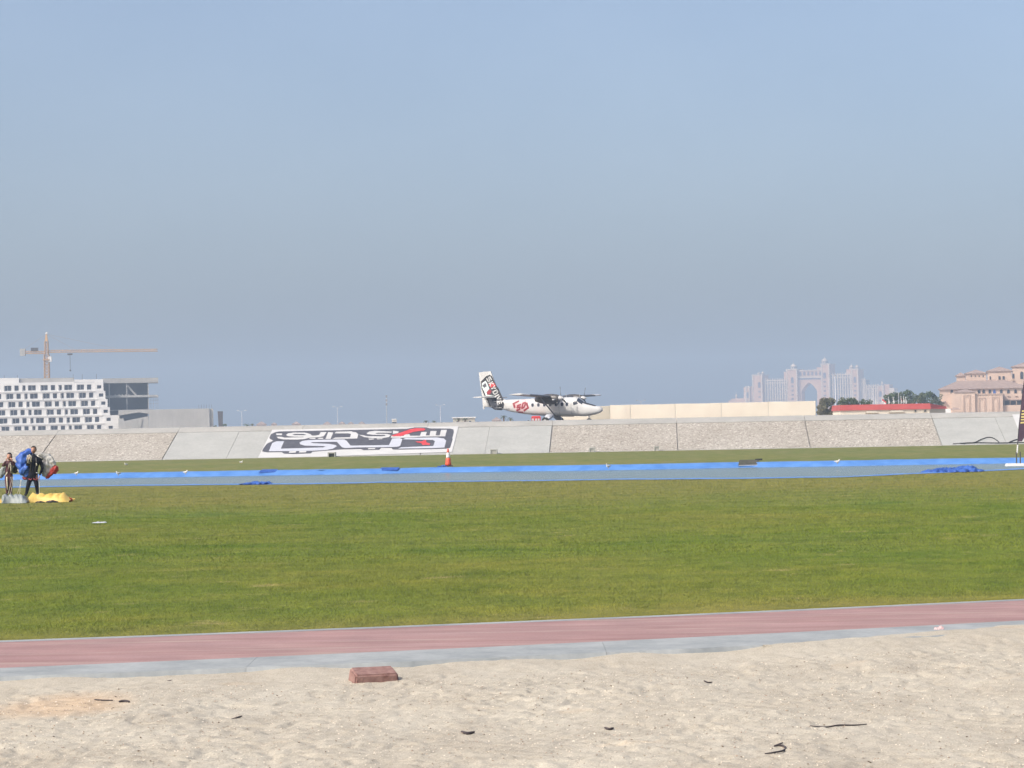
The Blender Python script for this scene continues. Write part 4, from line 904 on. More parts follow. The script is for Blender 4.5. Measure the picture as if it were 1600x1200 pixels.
c = base_at(604.5, 900); t = empty('antenna_mast', c, 'thin dark lattice antenna mast rising left of the cone', 'mast'); hh = ztop(604.5,617.5,900)-PLZ
m_ = MB(); m_.tube([(0,0,0),(0,0,hh)], [.14,.07], 6); m_.build('pole', MT['metal'], t)
m_ = MB()
for z in (hh-.8,hh-2.2,hh-3.6): m_.box(-.3,.3,-.1,.1,z,z+.8)
m_.build('antenna_panels', MT['midgrey'], t)
fcol = ['white','red','white','white','red','white','white']
for i, (px, pt) in enumerate(((1368.5,623.5),(1378.5,621.5),(1389,621),(1396.5,621),(1408.5,620),(1412.5,620),(1415.8,621))):
    c = base_at(px, 480); n_ = ['leftmost white flag pole behind the red roof','flag pole with drooping red white flag, second from left','third flag pole from left behind the red roof','fourth flag pole from left, left of the white street lamp','fifth flag pole, just right of the white street lamp','sixth flag pole from left behind the red roof','rightmost flag pole behind the red roof'][i]
    t = empty('flag_pole', c, n_, 'flag pole', 'flag poles behind the red roof'); hh = ztop(px, pt, 480)-PLZ
    m_ = MB(); m_.tube([(0,0,0),(0,0,hh)], [.06,.04], 6); m_.sphere((0,0,hh+.05),.08,8,6); m_.build('pole', MT['white'], t)
    fl_ = MB(); vs = []; 
    for a in range(6):
        for b in range(5): vs.append((.05+a*(.15 if i == 1 else .03)+.03*math.sin(b), .06*math.sin(a*2.1+b), hh-.15-b*.17-a*(.12 if i == 1 else .1)))
    fl_.add(vs, [(a*5+b,a*5+b+1,(a+1)*5+b+1,(a+1)*5+b) for a in range(5) for b in range(4)]); fl_.m = [(0 if f % 4 < 2 else 1) for f in range(20)]; fl_.cm = 1
    fl_.build('flag', [MT[fcol[i]], MT['white']], t)

# ---- cream screen fence
FY = 400.0; sx = [872,922,953,985,1055,1127,1200.5,1274.5]
def fx(px): return P(px, 640, FY).x
c = base_at(1060, FY); fe = empty('screen_fence', (c.x, FY, PLZ), 'long cream fabric screen fence behind the aircraft nose', 'fence')
for i in range(len(sx)-1):
    a, b = fx(sx[i])+.02, fx(sx[i+1])-.02; pm = (sx[i]+sx[i+1])/2
    yt = np.interp(pm, [872,953,1127,1275], [634.5,633,629.5,626.2]); zt = ztop(pm, yt, FY)-PLZ
    if i == 1: zt -= .12
    N_ = 14; K_ = 6; vs = []; ph = random.uniform(0,6)
    for j in range(N_+1):
        for k in range(K_+1):
            q, t = j/N_, k/K_; vs.append((a-c.x+(b-a)*q, -.05-.07*math.sin(3.1*q)*math.sin(3.1*t)-.03*math.sin(9*q+7*t+ph)*math.sin(3.1*t), .02+(zt-.02)*t - (.05*math.sin(math.pi*q) if k == K_ else 0)))
    m_ = MB(); m_.add(vs, [(j*(K_+1)+k,(j+1)*(K_+1)+k,(j+1)*(K_+1)+k+1,j*(K_+1)+k+1) for j in range(N_) for k in range(K_)])
    m_.build('fence_panel', MT['creamgrey'] if i == 1 else MT['cream'], fe, True)
    m_ = MB(); m_.tube([(b-c.x+.02,.06,0),(b-c.x+.02,.06,zt+.02)], .04, 6); m_.build('post', MT['metal'], fe)
    m_ = MB(); m_.tube([(a-c.x,.05,zt-.02),(b-c.x,.05,zt-.02)], .025, 6); m_.build('top_rail', MT['white'], fe)

# ---- red roofed low building
RY = 450.0; c = base_at(1384, RY); rb = empty('red_roofed_building', (c.x, RY, PLZ), 'long low cream building with a bright red roof right of the fence', 'building')
X2 = lambda px, Y=RY: P(px, 640, Y).x - c.x
zh = ztop(1455,639,RY)-PLZ; zr = ztop(1455,630.2,RY)-PLZ; xl, xr = X2(1312), X2(1455); dp = 12
m_ = MB(); m_.box(xl+.25, xr-.25, .25, dp, 0, zh+.1); m_.build('wall', MT['cream'], rb)
m_ = MB(); xe2 = X2(1487, RY+dp)+.1; m_.add([(xl,0,zh),(xr,0,zh),(xr,dp,zh),(xl,dp,zh),(xl+.12,.5,zr),(xr-.12,.5,zr),(xr-.12,dp-.5,zr),(xl+.12,dp-.5,zr)], [(0,1,5,4),(1,2,6,5),(2,3,7,6),(3,0,4,7),(4,5,6,7),(3,2,1,0)]); m_.build('roof', MT['redroof'], rb)
m_ = MB(); m_.add([(xr+.02,.3,zh+.02),(xr+3.3,3,zh+.02),(xr+3.3,dp,zh+.02),(xr+.02,dp,zh+.02),(xr+.02,.6,zr-.04),(xr+.02,dp,zr-.04),(xr+3.2,3.4,zh+.42),(xr+3.2,dp,zh+.42)], [(0,1,6,4),(1,2,7,6),(4,6,7,5),(0,4,5,3),(3,2,1,0),(2,3,5,7)]); m_.build('side_roof', MT['redroof'], rb)
m_ = MB(); m_.add([(xr-.2,.4,0),(xr+3.0,3.0,0),(xr+3.0,dp,0),(xr-.2,dp,0),(xr-.2,.4,zh+.01),(xr+3.0,3.0,zh+.01),(xr+3.0,dp,zh+.01),(xr-.2,dp,zh+.01)], [(0,1,5,4),(1,2,6,5),(2,3,7,6),(3,0,4,7),(4,5,6,7)]); m_.build('side_wall', MT['creamgrey'], rb)  # shade of this end wall is put into its greyer beige
for px in (1430.5,1445.5):
    z0 = ztop(px,644,RY)-PLZ; m_ = MB(); m_.box(X2(px)-.32,X2(px)+.32,.18,.249,z0,z0+.45); wf = m_.build('window', MT['creamgrey'], rb)
    m_ = MB(); m_.box(X2(px)-.12,X2(px)+.14,.14,.178,z0+.05,z0+.38); m_.build('pane', MT['glass'], wf)
for px, hw_, y_ in ((1362,1.2,644.3),(1401,1.45,643.4)):
    z0 = ztop(px,y_,RY)-PLZ; m_ = MB(); m_.add([(X2(px)-hw_,-.9,z0-.1),(X2(px)+hw_,-.9,z0-.1),(X2(px)+hw_,.24,z0-.1),(X2(px)-hw_,.24,z0-.1),(X2(px)-hw_*.6,-.2,z0+.22),(X2(px)+hw_*.6,-.2,z0+.22),(X2(px)+hw_*.6,.24,z0+.22),(X2(px)-hw_*.6,.24,z0+.22)], [(0,1,5,4),(1,2,6,5),(2,3,7,6),(3,0,4,7),(4,5,6,7),(3,2,1,0)]); m_.build('awning', MT['creamgrey'], rb)

# ---- peach villa complex on the right
VY = 900.0; sv = VY/FPX; c = base_at(1535, VY); vb = empty('villa_complex', (c.x, VY, PLZ), 'peach walled villa complex with clay tile hipped roofs at the right edge', 'building', rz=R(-10.4))
def vc(zx, zy, Y=VY):                                  # crop of the villa, 11.43 px per photo px
    p = P(1460+zx/11.43, 550+zy/11.43, Y); return p.x-c.x, p.z-PLZ
def vz(zy, zx=700): return vc(zx, zy)[1]
def vx(zx): return vc(zx, 800)[0]
def arch_poly(x, z0, z1, hw, n=8):
    zc = z1-hw; return [(x-hw,z0),(x+hw,z0)] + [(x+hw*math.cos(math.pi*k/n), zc+hw*math.sin(math.pi*k/n)) for k in range(n+1)]
def win_arch(x, z0, z1, hw, y, par=None, nm='window', mt='glass'):
    f = MB(); f.prism(arch_poly(x,z0-.12,z1+.14,hw+.14), y-.06, y-.004); w_ = f.build(nm, MT['stucco2'], par or vb)
    f = MB(); f.prism(arch_poly(x,z0,z1,hw), y-.09, y-.063); f.build('pane', MT[mt], w_); return w_
ex = vx(2300)                                          # the complex runs on out of the frame
zeave = vz(650); 
m_ = MB(); m_.box(vx(105), ex, 0, 22, 0, zeave-.26); m_.build('main_wall', MT['stucco'], vb)
m_ = MB(); x0, x1 = vx(80), vx(1720); zrd = vz(500, 850); m_.box(x0,x1,-.8,22.6,zeave-.25,zeave)
m_.add([(x0,-.8,zeave),(x1,-.8,zeave),(x1,22.6,zeave),(x0,22.6,zeave),(vx(420),9,zrd),(vx(1270),9,zrd),(vx(1270),13,zrd),(vx(420),13,zrd)], [(0,1,5,4),(1,2,6,5),(2,3,7,6),(3,0,4,7),(4,5,6,7)]); m_.build('main_roof', MT['tile'], vb)
def upper(x0z, x1z, eave, apex, y0, y1, nm='upper_wing', dpt=.5):
    x0, x1 = vx(x0z), vx(x1z); ze, za = vz(eave,(x0z+x1z)/2), vz(apex,(x0z+x1z)/2); m_ = MB(); m_.box(x0,x1,y0,y1,zeave-.5,ze-.22); w_ = m_.build(nm, MT['stucco'], vb)
    m_ = MB(); m_.hip(x0-dpt,x1+dpt,y0-dpt,y1+dpt,ze,za,.22); m_.build('roof', MT['tile'], w_); return w_
upper(402, 558, 412, 350, 10.5, 17); u1 = upper(565, 935, 368, 300, 10, 19); u2 = upper(955, 1385, 328, 245, 9.6, 19); u3 = upper(1400, 2200, 245, 150, 9.2, 20)
for zx in (667,738,806,880):
    x = vx(zx); z0 = vz(440,zx); m_ = MB(); m_.box(x-.24,x+.24,9.93,9.996,z0,z0+.75); w_ = m_.build('window', MT['stucco2'], vb); m_ = MB(); m_.box(x-.15,x+.17,9.88,9.927,z0+.05,z0+.68); m_.build('pane', MT['glass'], w_)
for zx, zy0, zy1, hw_ in ((1004,485,428,.22),(1168,485,425,.36),(1240,485,425,.36)):
    x = vx(zx); z0 = vz(zy0,zx); z1_ = vz(zy1,zx); m_ = MB(); m_.box(x-hw_-.08,x+hw_+.08,9.53,9.596,z0-.08,z1_+.08); w_ = m_.build('window', MT['stucco2'], vb); m_ = MB(); m_.box(x-hw_,x+hw_,9.48,9.527,z0,z1_); m_.build('pane', MT['glass'], w_)
win_arch(vx(1413), vz(468,1413), vz(380,1413), .36, 9.2); win_arch(vx(1562), vz(475,1562), vz(345,1562), .52, 9.2); win_arch(vx(1720), vz(475,1720), vz(345,1720), .52, 9.2)
m_ = MB(); m_.box(vx(1372),vx(1415),8.4,9.15,vz(520,1390),vz(475,1390)); m_.build('chimney', MT['stucco2'], vb)
for zx in (320,803,882,990,1070,1190,1316,1441,1566,1690): win_arch(vx(zx), vz(740,zx), vz(672,zx), .44, 0, mt='darkblue' if zx == 1070 else 'glass')
# lower projecting block with blind arches
def low(x0z, x1z, topz, y0, nm): m_ = MB(); m_.box(vx(x0z), vx(x1z), y0, -.003, 0, vz(topz,(x0z+x1z)/2)); return m_.build(nm, MT['stucco'], vb)
lb_ = low(318, 724, 728, -7, 'projecting_block'); lc_ = low(725, 1213, 752, -6.2, 'projecting_block')
m_ = MB(); m_.hip(vx(355), vx(745), -7.4, -.9, vz(716,540), vz(672,540), .2); m_.build('porch_roof', MT['tile'], vb)
m_ = MB(); m_.box(vx(716), vx(1222), -6.5, -.05, vz(768,960), vz(752,960)+.06); m_.build('cornice', MT['stucco2'], vb)
for zx, y0, top_ in ((585,-7,772),(850,-6.2,818),(1085,-6.2,808)):
    x = vx(zx); hw_ = 1.25; m_ = MB(); zt_ = vz(top_,zx); m_.box(x-hw_,x-hw_+.2,y0-.2,y0-.003,0,zt_); m_.box(x+hw_-.2,x+hw_,y0-.2,y0-.003,0,zt_); m_.box(x-hw_+.2,x+hw_-.2,y0-.2,y0-.003,zt_-.2,zt_); w_ = m_.build('blind_arch', MT['stucco2'], vb)
    pr = arch_poly(x, 0, zt_-.55, .82); pi = arch_poly(x, 0, zt_-.72, .66); m_ = MB()
    for k in range(1, len(pr)):
        a, b, d, e = pr[k], pr[(k+1)%len(pr)], pi[(k+1)%len(pr)], pi[k]; m_.prism([a,b,d,e], y0-.12, y0-.004)
    m_.build('arch_trim', MT['stucco2'], w_)
m_ = MB(); m_.box(vx(721),vx(730),-7.15,-6.3,0,vz(745,725)); m_.build('downpipe', MT['stucco2'], vb)
# loggia with dark arches
m_ = MB(); m_.box(vx(1216), ex, -3.4, -.004, vz(848,1400)-.35, vz(848,1400)); m_.build('loggia_roof', MT['tile'], vb)
m_ = MB(); m_.box(vx(1216), ex, -.4, -.006, 0, vz(850,1400)-.36); m_.build('loggia_back', MT['interior'], vb)  # back wall coloured dark to hold the shade under the loggia roof
for k in range(9):
    zx = 1232+k*108; m_ = MB(); m_.box(vx(zx)-.14,vx(zx)+.14,-3.1,-2.8,0,vz(848,1400)-.36); m_.build('loggia_column', MT['stucco2'], vb)
m_ = MB(); m_.box(vx(1216), ex, -4.6, -4.3, 0, vz(950,1400)); m_.build('garden_wall', MT['stucco'], vb)
for zx in (1320,1450,1580): m_ = MB(); m_.box(vx(zx)-.5,vx(zx)+.5,-.35,-.003,vz(795,zx),vz(782,zx)); m_.build('balcony_ledge', MT['stucco2'], vb)
m_ = MB(); m_.box(vx(100),vx(210),-1.6,-.003,vz(895,150),vz(882,150)); m_.build('canopy', MT['tile'], vb)
m_ = MB(); m_.box(vx(195),vx(300),-9.5,-9.1,0,vz(1018,240)); m_.build('garden_wall', MT['bldwhite'], vb)
m_ = MB(); m_.hip(vx(300),vx(470),-10,-8,vz(1025,380),vz(995,380),.15); m_.build('porch_roof', MT['tile'], vb)

# ---- far villas along the skyline
def villa(px, pw, ptop, Y, lb, wallc='stucco', flat=False):
    c = base_at(px, Y); t = empty('far_villa', c, lb, 'villa', 'far villas on the skyline'); hw_ = pw*Y/FPX/2; zt = ztop(px, ptop, Y)-PLZ; rh = 0 if flat else min(2.2, hw_*.6)
    m_ = MB(); m_.box(-hw_*.9,hw_*.9,0,hw_*1.6,0,zt-rh-.2); m_.build('wall', MT[wallc], t)
    m_ = MB()
    if flat: m_.box(-hw_,hw_,-.5,hw_*1.7,zt-.2,zt+.15)
    else: m_.hip(-hw_,hw_,-.4,hw_*1.7,zt-rh,zt,.2)
    m_.build('roof', MT['bldwhite' if flat else 'tile'], t)
    for q in (-.5, .1, .5):
        m_ = MB(); m_.box(hw_*q-.4,hw_*q+.4,-.06,-.003,zt-rh-2.6,zt-rh-1.2); m_.build('window', MT['glass'], t)
for a in ((408,16,658.5,1500,'pinkish far villa nearest right of the round bush'),(428,9,660,1500,'small far villa, second from the round bush'),(462.5,14,658.5,1500,'wide roofed far villa above the left part of the slope banner'),(511,13,658.7,1550,'far villa roof left of the tall street lamp'),(534,10,658.5,1550,'low far villa just right of the tall street lamp'),(548,9,659,1600,'pale far villa, second right of the tall street lamp'),(565,10,658.5,1600,'faint far villa above the middle of the slope banner')): villa(*a)
villa(616,8,655,1100,'narrow cream far villa right of the antenna mast','cream',True); villa(725,38,652.2,900,'long low far pavilion with white flat canopy roof behind two palms','creamgrey',True); villa(776,16,651.8,1300,'hazy far villa left of the palms under the aircraft tail')

# ---- hazy arched hotel across the water
HY = 3900.0; sh_ = HY/FPX; HR = R(-24); c = base_at(1262, HY); ht = empty('arched_hotel', (c.x, HY, PLZ), 'huge hazy pink hotel with domed towers and a tall pointed archway', 'hotel', rz=HR)
ch = math.cos(HR)
def hx(px): return (P(px, 620, HY).x - c.x)/ch          # along the facade
def hzz(px, py): return ztop(px, py, HY)-PLZ
def hbox(nm, a, b, ptop, y0, y1, mt, z0=0): m_ = MB(); m_.box(hx(a), hx(b), y0, y1, z0, hzz((a+b)/2, ptop)); return m_.build(nm, MT[mt], ht)
def dome(px, pb, pt, pr, y):
    x, z0, z1 = hx(px), hzz(px, pb), hzz(px, pt); r_ = pr*sh_; m_ = MB(); h = z1-z0
    m_.lathe((x,y,z0), [(r_*1.05,0),(r_*1.05,h*.45),(r_*1.2,h*.47),(r_*1.2,h*.52),(r_,h*.55),(r_*.85,h*.72),(r_*.5,h*.88),(r_*.12,h),(r_*.06,h*1.25),(.1,h*1.7)], 14); o = m_.build('dome', MT['hotelpale'], ht)
    m_ = MB()
    for k in range(7):
        a = 2*math.pi*k/7; m_.tube([(x+r_*1.06*math.cos(a),y+r_*1.06*math.sin(a),z0+h*.08),(x+r_*1.06*math.cos(a),y+r_*1.06*math.sin(a),z0+h*.38)], r_*.16, 6)
    m_.build('drum_windows', MT['hoteldark'], o)
def wing_(a, b, ptop, n, y0=0, dp_=26):
    x0, x1, zt = hx(a), hx(b), hzz((a+b)/2, ptop); m_ = MB(); m_.box(x0,x1,y0+1.4,y0+dp_,0,zt-2); w_ = m_.build('wing', MT['hoteldark'], ht)
    for k in range(n+1):
        x = x0+(x1-x0)*k/n; m_ = MB(); m_.box(x-.85,x+.85,y0,y0+1.38,0,zt-3); m_.box(x-.6,x+.6,y0+.2,y0+1.3,zt-3,zt+1.5); m_.build('pier', MT['hotelpale'], w_)
    m_ = MB(); m_.box(x0,x1,y0+.5,y0+dp_,zt-6,zt-4.6); m_.box(x0,x1,y0+.3,y0+dp_,zt-2,zt-.6); m_.build('cornice', MT['hotelpale'], w_)
    for k in range(1, 9):
        z = (zt-8)*k/9; m_ = MB(); m_.box(x0,x1,y0+.9,y0+1.39,z,z+.7); m_.build('floor_band', MT['hotel'], w_)
def tower(a, b, ptop, y0, dp_, wn=(.5,), nw=10, wt=None):
    o = hbox('tower', a, b, ptop, y0, y0+dp_, 'hotel'); x0, x1, zt = hx(a), hx(b), hzz((a+b)/2, ptop); m_ = MB(); wd = (x1-x0)
    zt2 = wt or zt*.86
    for q in wn:
        m_.prism(arch_poly(x0+wd*q, zt2-9, zt2, 1.9), y0-.5, y0-.02)
        for k in range(nw): z = (zt2-12)*(k+.5)/nw; m_.box(x0+wd*q-1.7,x0+wd*q+1.7,y0-.4,y0-.02,z,z+2.6)
    tag(m_.build('tower_windows', MT['hoteldark'], o), kind='stuff')
    m_ = MB(); m_.box(x0-.8,x1+.8,y0-.8,y0+dp_+.8,zt-1.5,zt); m_.box(x0-.1,x0+1.6,y0-.7,y0-.03,0,zt-1.6); m_.box(x1-1.6,x1+.1,y0-.7,y0-.03,0,zt-1.6); m_.build('tower_trim', MT['hotelpale'], o)
tower(1232,1248,576.5,-4,34,(.55,)); dome(1239,576,568,4.6,10); tower(1284,1296,568.5,-4,30,(.4,)); dome(1285.5,568,560,4.6,10)
hbox('tower_shoulder', 1226,1233.5, 580.5, 4, 30, 'hotel'); hbox('tower_shoulder', 1275,1284.5, 574, 4, 30, 'hotel')
# the arch between the two towers
xa, xb = hx(1247.8), hx(1284.2); zt = hzz(1266,579); xm = (hx(1252.2)+hx(1275.5))/2; hw_ = (hx(1275.5)-hx(1252.2))/2; z_sp = hzz(1264,612); z_ap = hzz(1264,597.5)
L1 = [(xm-hw_,0),(xm-hw_,z_sp)] + [(xm-hw_*(1-q)**.75*(1-.0*q), z_sp+(z_ap-z_sp)*(q**.8)) for q in (.25,.5,.75,1)]
left = [(xa,0)] + L1 + [(xm,zt),(xa,zt)]; right = [(2*xm-x,z) for x, z in L1]; right = [(xb,0)] + right + [(xm,zt),(xb,zt)]
m_ = MB()
for pl in (left, right):
    k = len(pl); bm_v = [(x,2,z) for x,z in pl]+[(x,20,z) for x,z in pl]
    m_.add(bm_v, [tuple(range(k)), tuple(range(k,2*k))[::-1]] + [(i,i+k,(i+1)%k+k,(i+1)%k) for i in range(k)])
arch_ = m_.build('archway', MT['hotel'], ht)
m_ = MB(); z0 = hzz(1266,590.5); m_.box(xa,xb,.6,1.9,z0,z0+2.4); m_.box(xa,xb,.9,1.9,zt-.2,zt+1.2); m_.build('arch_cornice', MT['hotelpale'], arch_)
m_ = MB(); 
for k in range(6): x = xa+(xb-xa)*(k+.6)/6.2; m_.prism(arch_poly(x, z0+4, z0+9.5, 1.7), 1.2, 1.95)
m_.build('bridge_windows', MT['hoteldark'], arch_)
m_ = MB(); m_.box(xa,xb,1.3,1.96,z0-2.2,z0-.3); m_.build('bridge_gallery', MT['hoteldark'], arch_)
wing_(1199,1232,592.5,9); wing_(1296,1329,584.5,9)
tower(1181,1196,584.5,-5,30,(.7,),7); dome(1187,584.5,581,2.4,8); dome(1193,584.5,580,2.4,8); hbox('tower_shoulder',1195.5,1199.5,590,2,24,'hotelpale')
hbox('low_wing',1168,1181.5,604,-6,22,'hotel'); tower(1172,1178,603,-9,12,(.5,),4); hbox('low_wing',1148,1168.3,622,-4,20,'hotel'); hbox('low_wing',1143,1150,625,-2,16,'hotel'); dome(1154,622,615,1.6,2)
tower(1328.5,1338.5,577,-5,30,(.5,),9); dome(1333.5,577,571,3,8); hbox('tower_shoulder',1317.5,1329,577.5,8,32,'hotel'); dome(1323.5,577.5,570.5,3,14)
wing_(1339,1346,593,3,2); wing_(1345,1364.5,602.5,6,3); tower(1364.5,1374,603,-2,20,(.5,),5); dome(1370,603,597,1.8,6); hbox('low_wing',1374,1382,601.5,0,20,'hotel'); hbox('low_wing',1381.5,1389,607,0,20,'hotelpale')
# ================================================================== ON THE LAWN
# ---- traffic cone
g0 = G(700.5, 729); cn = empty('traffic_cone', (g0.x, g0.y, 0), 'orange and white traffic cone standing on the far lawn by the pond', 'cone')
prof = [(.20,.06),(.195,.1),(.155,.38),(.13,.55),(.085,.80),(.05,1.02),(.035,1.08)]
def cone_part(nm, a, b, mt, push=0): m_ = MB(); m_.lathe((0,0,0), [(float(np.interp(z,[p[1] for p in prof],[p[0] for p in prof]))+push, z) for z in np.linspace(a,b,5)], 18); return m_.build(nm, MT[mt], cn, True)
m_ = MB(); m_.taper((0,0),.30,.30,.27,.27,0,.06); m_.build('base', MT['rubber'], cn)
cone_part('lower_body', .06, .52, 'cone'); cone_part('white_band', .522, .84, 'white', .003); cone_part('tip', .842, 1.08, 'cone')
# low crumpled dark blue patch beside it
def crumple(name, c, L_, W_, H_, mt, lab, cat, seed, rz=0, grp=None, nu=60, nv=36, fold=1.0):
    rg = np.random.default_rng(seed); vs = []
    ph = rg.uniform(0,6,8)
    for i in range(nu+1):
        for j in range(nv+1):
            u, v = i/nu*2-1, j/nv*2-1; e = max(0, 1-abs(u)**3)*max(0, 1-abs(v)**3)
            f = .55+.12*math.sin(5*u+2*v+ph[0])+.2*abs(math.sin(13*u-7*v+ph[1]))+.2*abs(math.sin(19*v+11*u+ph[2]))-.15+.25*u
            z = H_*e**.5*max(.12, 1-fold+fold*f)
            vs.append((u*L_/2*(1+.10*math.sin(5*v+ph[3])+.05*math.sin(17*v+ph[5])), v*W_/2*(1+.22*math.sin(6*u+ph[4])+.15*math.sin(17*u+ph[6])), z*(1+.35*math.sin(13*u+4*v+ph[7]))+.004))
    m_ = MB(); m_.add(vs, [(i*(nv+1)+j,(i+1)*(nv+1)+j,(i+1)*(nv+1)+j+1,i*(nv+1)+j+1) for i in range(nu) for j in range(nv)])
    o = m_.build(name, MT[mt], None, True); o.location = c; o.rotation_euler.z = rz
    if lab: tag(o, lab, cat, grp)
    return o
g = G(691, 729.5); crumple('dark_blue_patch', (g.x,g.y,0), .55,.9,.10,'darkblue','small dark blue patch left of the cone foot','tarpaulin',3)
g = G(1466, 736); crumple('tarpaulin', (g.x,float(near_e(g.x))-.45,.02), 2.3,1.6,.20,'darkblue','crumpled dark blue tarpaulin heap on the near pond edge at right','tarpaulin',5)
g = G(397, 757.8); crumple('tarpaulin', (g.x,float(near_e(g.x))-.35,.02), 1.25,1.0,.11,'darkblue','flat dark blue fold of tarpaulin on the near pond edge left of centre','tarpaulin',8)
for px, py, wpx, lb in ((412,739.3,26,'dark blue weighted patch on the far pond bank left of the slope banner'),(606,734.6,30,'dark blue weighted patch on the far pond bank left of the cone')):
    x = P(px, py, 147).x; y = float(far_e(x)); m_ = MB(); w_ = wpx*147/FPX/2
    vs = [(-w_*1.1,-.42,-.11),(w_*.9,-.42,-.11),(w_*1.1,-.08,.035),(-w_*.9,-.08,.035),(w_*1.1,.4,.075),(-w_*.8,.4,.075)]; m_.add([(a,b,z+.012) for a,b,z in vs], [(0,1,2,3),(3,2,4,5)]); m_.add([(a,b,z+.004) for a,b,z in vs], [(0,1,2,3),(3,2,4,5)])
    o = m_.build('tarpaulin_patch', MT['darkblue']); o.location = (x,y,0); tag(o, lb, 'tarpaulin')
# dark mat over the far bank
x = P(1168,723,146).x; y = float(far_e(x)); t = empty('rubber_mat', (x,y,0), 'dark olive mat hung over the far pond bank right of centre', 'mat')
m_ = MB(); m_.add([(-.60,-.65,-.10),(.5,-.65,-.10),(.62,.0,.14),(-.48,.0,.14),(.7,.6,.16),(-.42,.6,.16),(-.60,-.62,-.16),(.5,-.62,-.16),(.62,.03,.04),(-.48,.03,.04),(.7,.6,.06),(-.42,.6,.06)], [(0,1,2,3),(3,2,4,5),(0,6,7,1),(1,7,8,2),(2,8,10,4),(4,10,11,5),(5,11,9,3),(3,9,6,0)]); m_.build('sheet', MT['mat'], t)
m_ = MB(); m_.tube([(.45,.2,.16),(.85,.25,.17)], .05, 6); m_.build('roller', MT['rubber'], t)
m_ = MB(); m_.tube([(-.58,-.72,-.14),(.5,-.72,-.14)], .022, 6); m_.build('edge_bar', MT['lgrey'], t)

# ---- gulls
def gull(px, py, lb, z=0.0, face=1, Y=None):
    g_ = G(px, py, z); t = empty('gull', (g_.x, g_.y, z), lb, 'gull', 'gulls around the pond', rz=R(-40) if face > 0 else R(220)); t.scale = (.72,.72,.8)
    m_ = MB(); m_.sphere((0,0,.17),(.17,.075,.075),12,8); m_.tube([(.10,0,.19),(.15,0,.27)],[.055,.04],8); m_.sphere((.165,0,.29),(.05,.04,.042),10,6); m_.add([(-.13,-.04,.19),(-.13,.04,.19),(-.30,.025,.20),(-.30,-.025,.20),(-.13,0,.15)],[(0,1,2,3),(0,4,1),(4,3,2),(1,4,2),(0,3,4)]); m_.build('body', MT['feather'], t, True)
    for sg in (-1,1):
        m_ = MB(); m_.sphere((-.04,sg*.07,.185),(.17,.018,.045),10,6); m_.build('wing', MT['lgrey'], t, True)
        m_ = MB(); m_.tube([(.0,sg*.03,.11),(.01,sg*.03,0)], .009, 5); m_.build('leg', MT['beak'], t)
    m_ = MB(); m_.tube([(.205,0,.288),(.26,0,.278)],[.012,.004],5); m_.build('beak', MT['beak'], t)
gull(119.5,743.5,'gull on the far pond bank nearest to the parachutists',.02); gull(185,743.5,'second gull from the parachutists on the far pond bank',.02,-1); gull(290,742.0,'third gull from the parachutists on the far pond bank',.02); gull(197,728.5,'gull on the far lawn above the pond at left',0,-1); gull(377,725,'gull on the far lawn below the plain concrete panels',0)
gull(950.5,732.5,'gull on the far pond bank below the aircraft nose',.02,-1); gull(1308.5,725.5,'gull on the far pond bank right of the dark mat',.02)

# ---- feather flag at the right edge
g0 = G(1590, 728); fl = empty('feather_flag', (g0.x,g0.y,0), 'tall dark purple feather flag with yellow stripes on a white base plate', 'flag'); k_ = g0.y/FPX
def fp(px, py): p = P(px, py, g0.y); return (p.x-g0.x, p.z)
m_ = MB(); m_.taper((.10,0),.62,.34,.58,.30,.0,.12); m_.build('base_plate', MT['white'], fl)
for px in (1588.5,1594.5): x = fp(px,728)[0]; m_ = MB(); m_.tube([(x,0,.12),(x,0,fp(px,706)[1])], .03, 8); m_.build('post', MT['dgrey'], fl)
poleP = [fp(1589.2,708),fp(1590.0,694),fp(1592.3,665),fp(1595.5,636),fp(1599.5,600),fp(1606,565),fp(1616,540),fp(1630,527),fp(1645,524)]
m_ = MB(); m_.tube([(x,0,z) for x,z in poleP], [.025,.024,.022,.02,.018,.016,.014,.012,.01], 8); m_.build('pole', MT['black'], fl, True)
m_ = MB(); x0,z0 = fp(1589.4,708); x1,z1 = fp(1590.2,695); m_.tube([(x0,-.003,z0),(x1,-.003,z1)], .034, 8); m_.build('white_sleeve', MT['white'], fl)
import bisect
def pole_x(z): return float(np.interp(z, [q[1] for q in poleP], [q[0] for q in poleP]))
zlo, zhi = fp(1590,690)[1], fp(1630,527)[1]; NZ = 60; NXs = 8; vs = []; cols = []
ystr = [(fp(1594,y1)[1], fp(1594,y0)[1]) for y0, y1 in ((641.5,643.5),(646,648.5),(650.5,653),(655,657),(659.5,662))]
for i in range(NZ+1):
    z = zlo+(zhi-zlo)*i/NZ; xl = pole_x(z); xr = fp(1645,600)[0] + .02*math.sin(z*3)
    if i > NZ-8: xr = xl+(xr-xl)*(1-((i-NZ+8)/8)**2)+.01
    for j in range(NXs+1): q = j/NXs; vs.append((xl+(xr-xl)*q, -.02+.06*math.sin(q*5+z*1.3)*q, z+.10*q*math.sin(z)))
m_ = MB(); m_.add(vs, [(i*(NXs+1)+j,i*(NXs+1)+j+1,(i+1)*(NXs+1)+j+1,(i+1)*(NXs+1)+j) for i in range(NZ) for j in range(NXs)]); m_.build('flag_cloth', MT['purple'], fl, True)
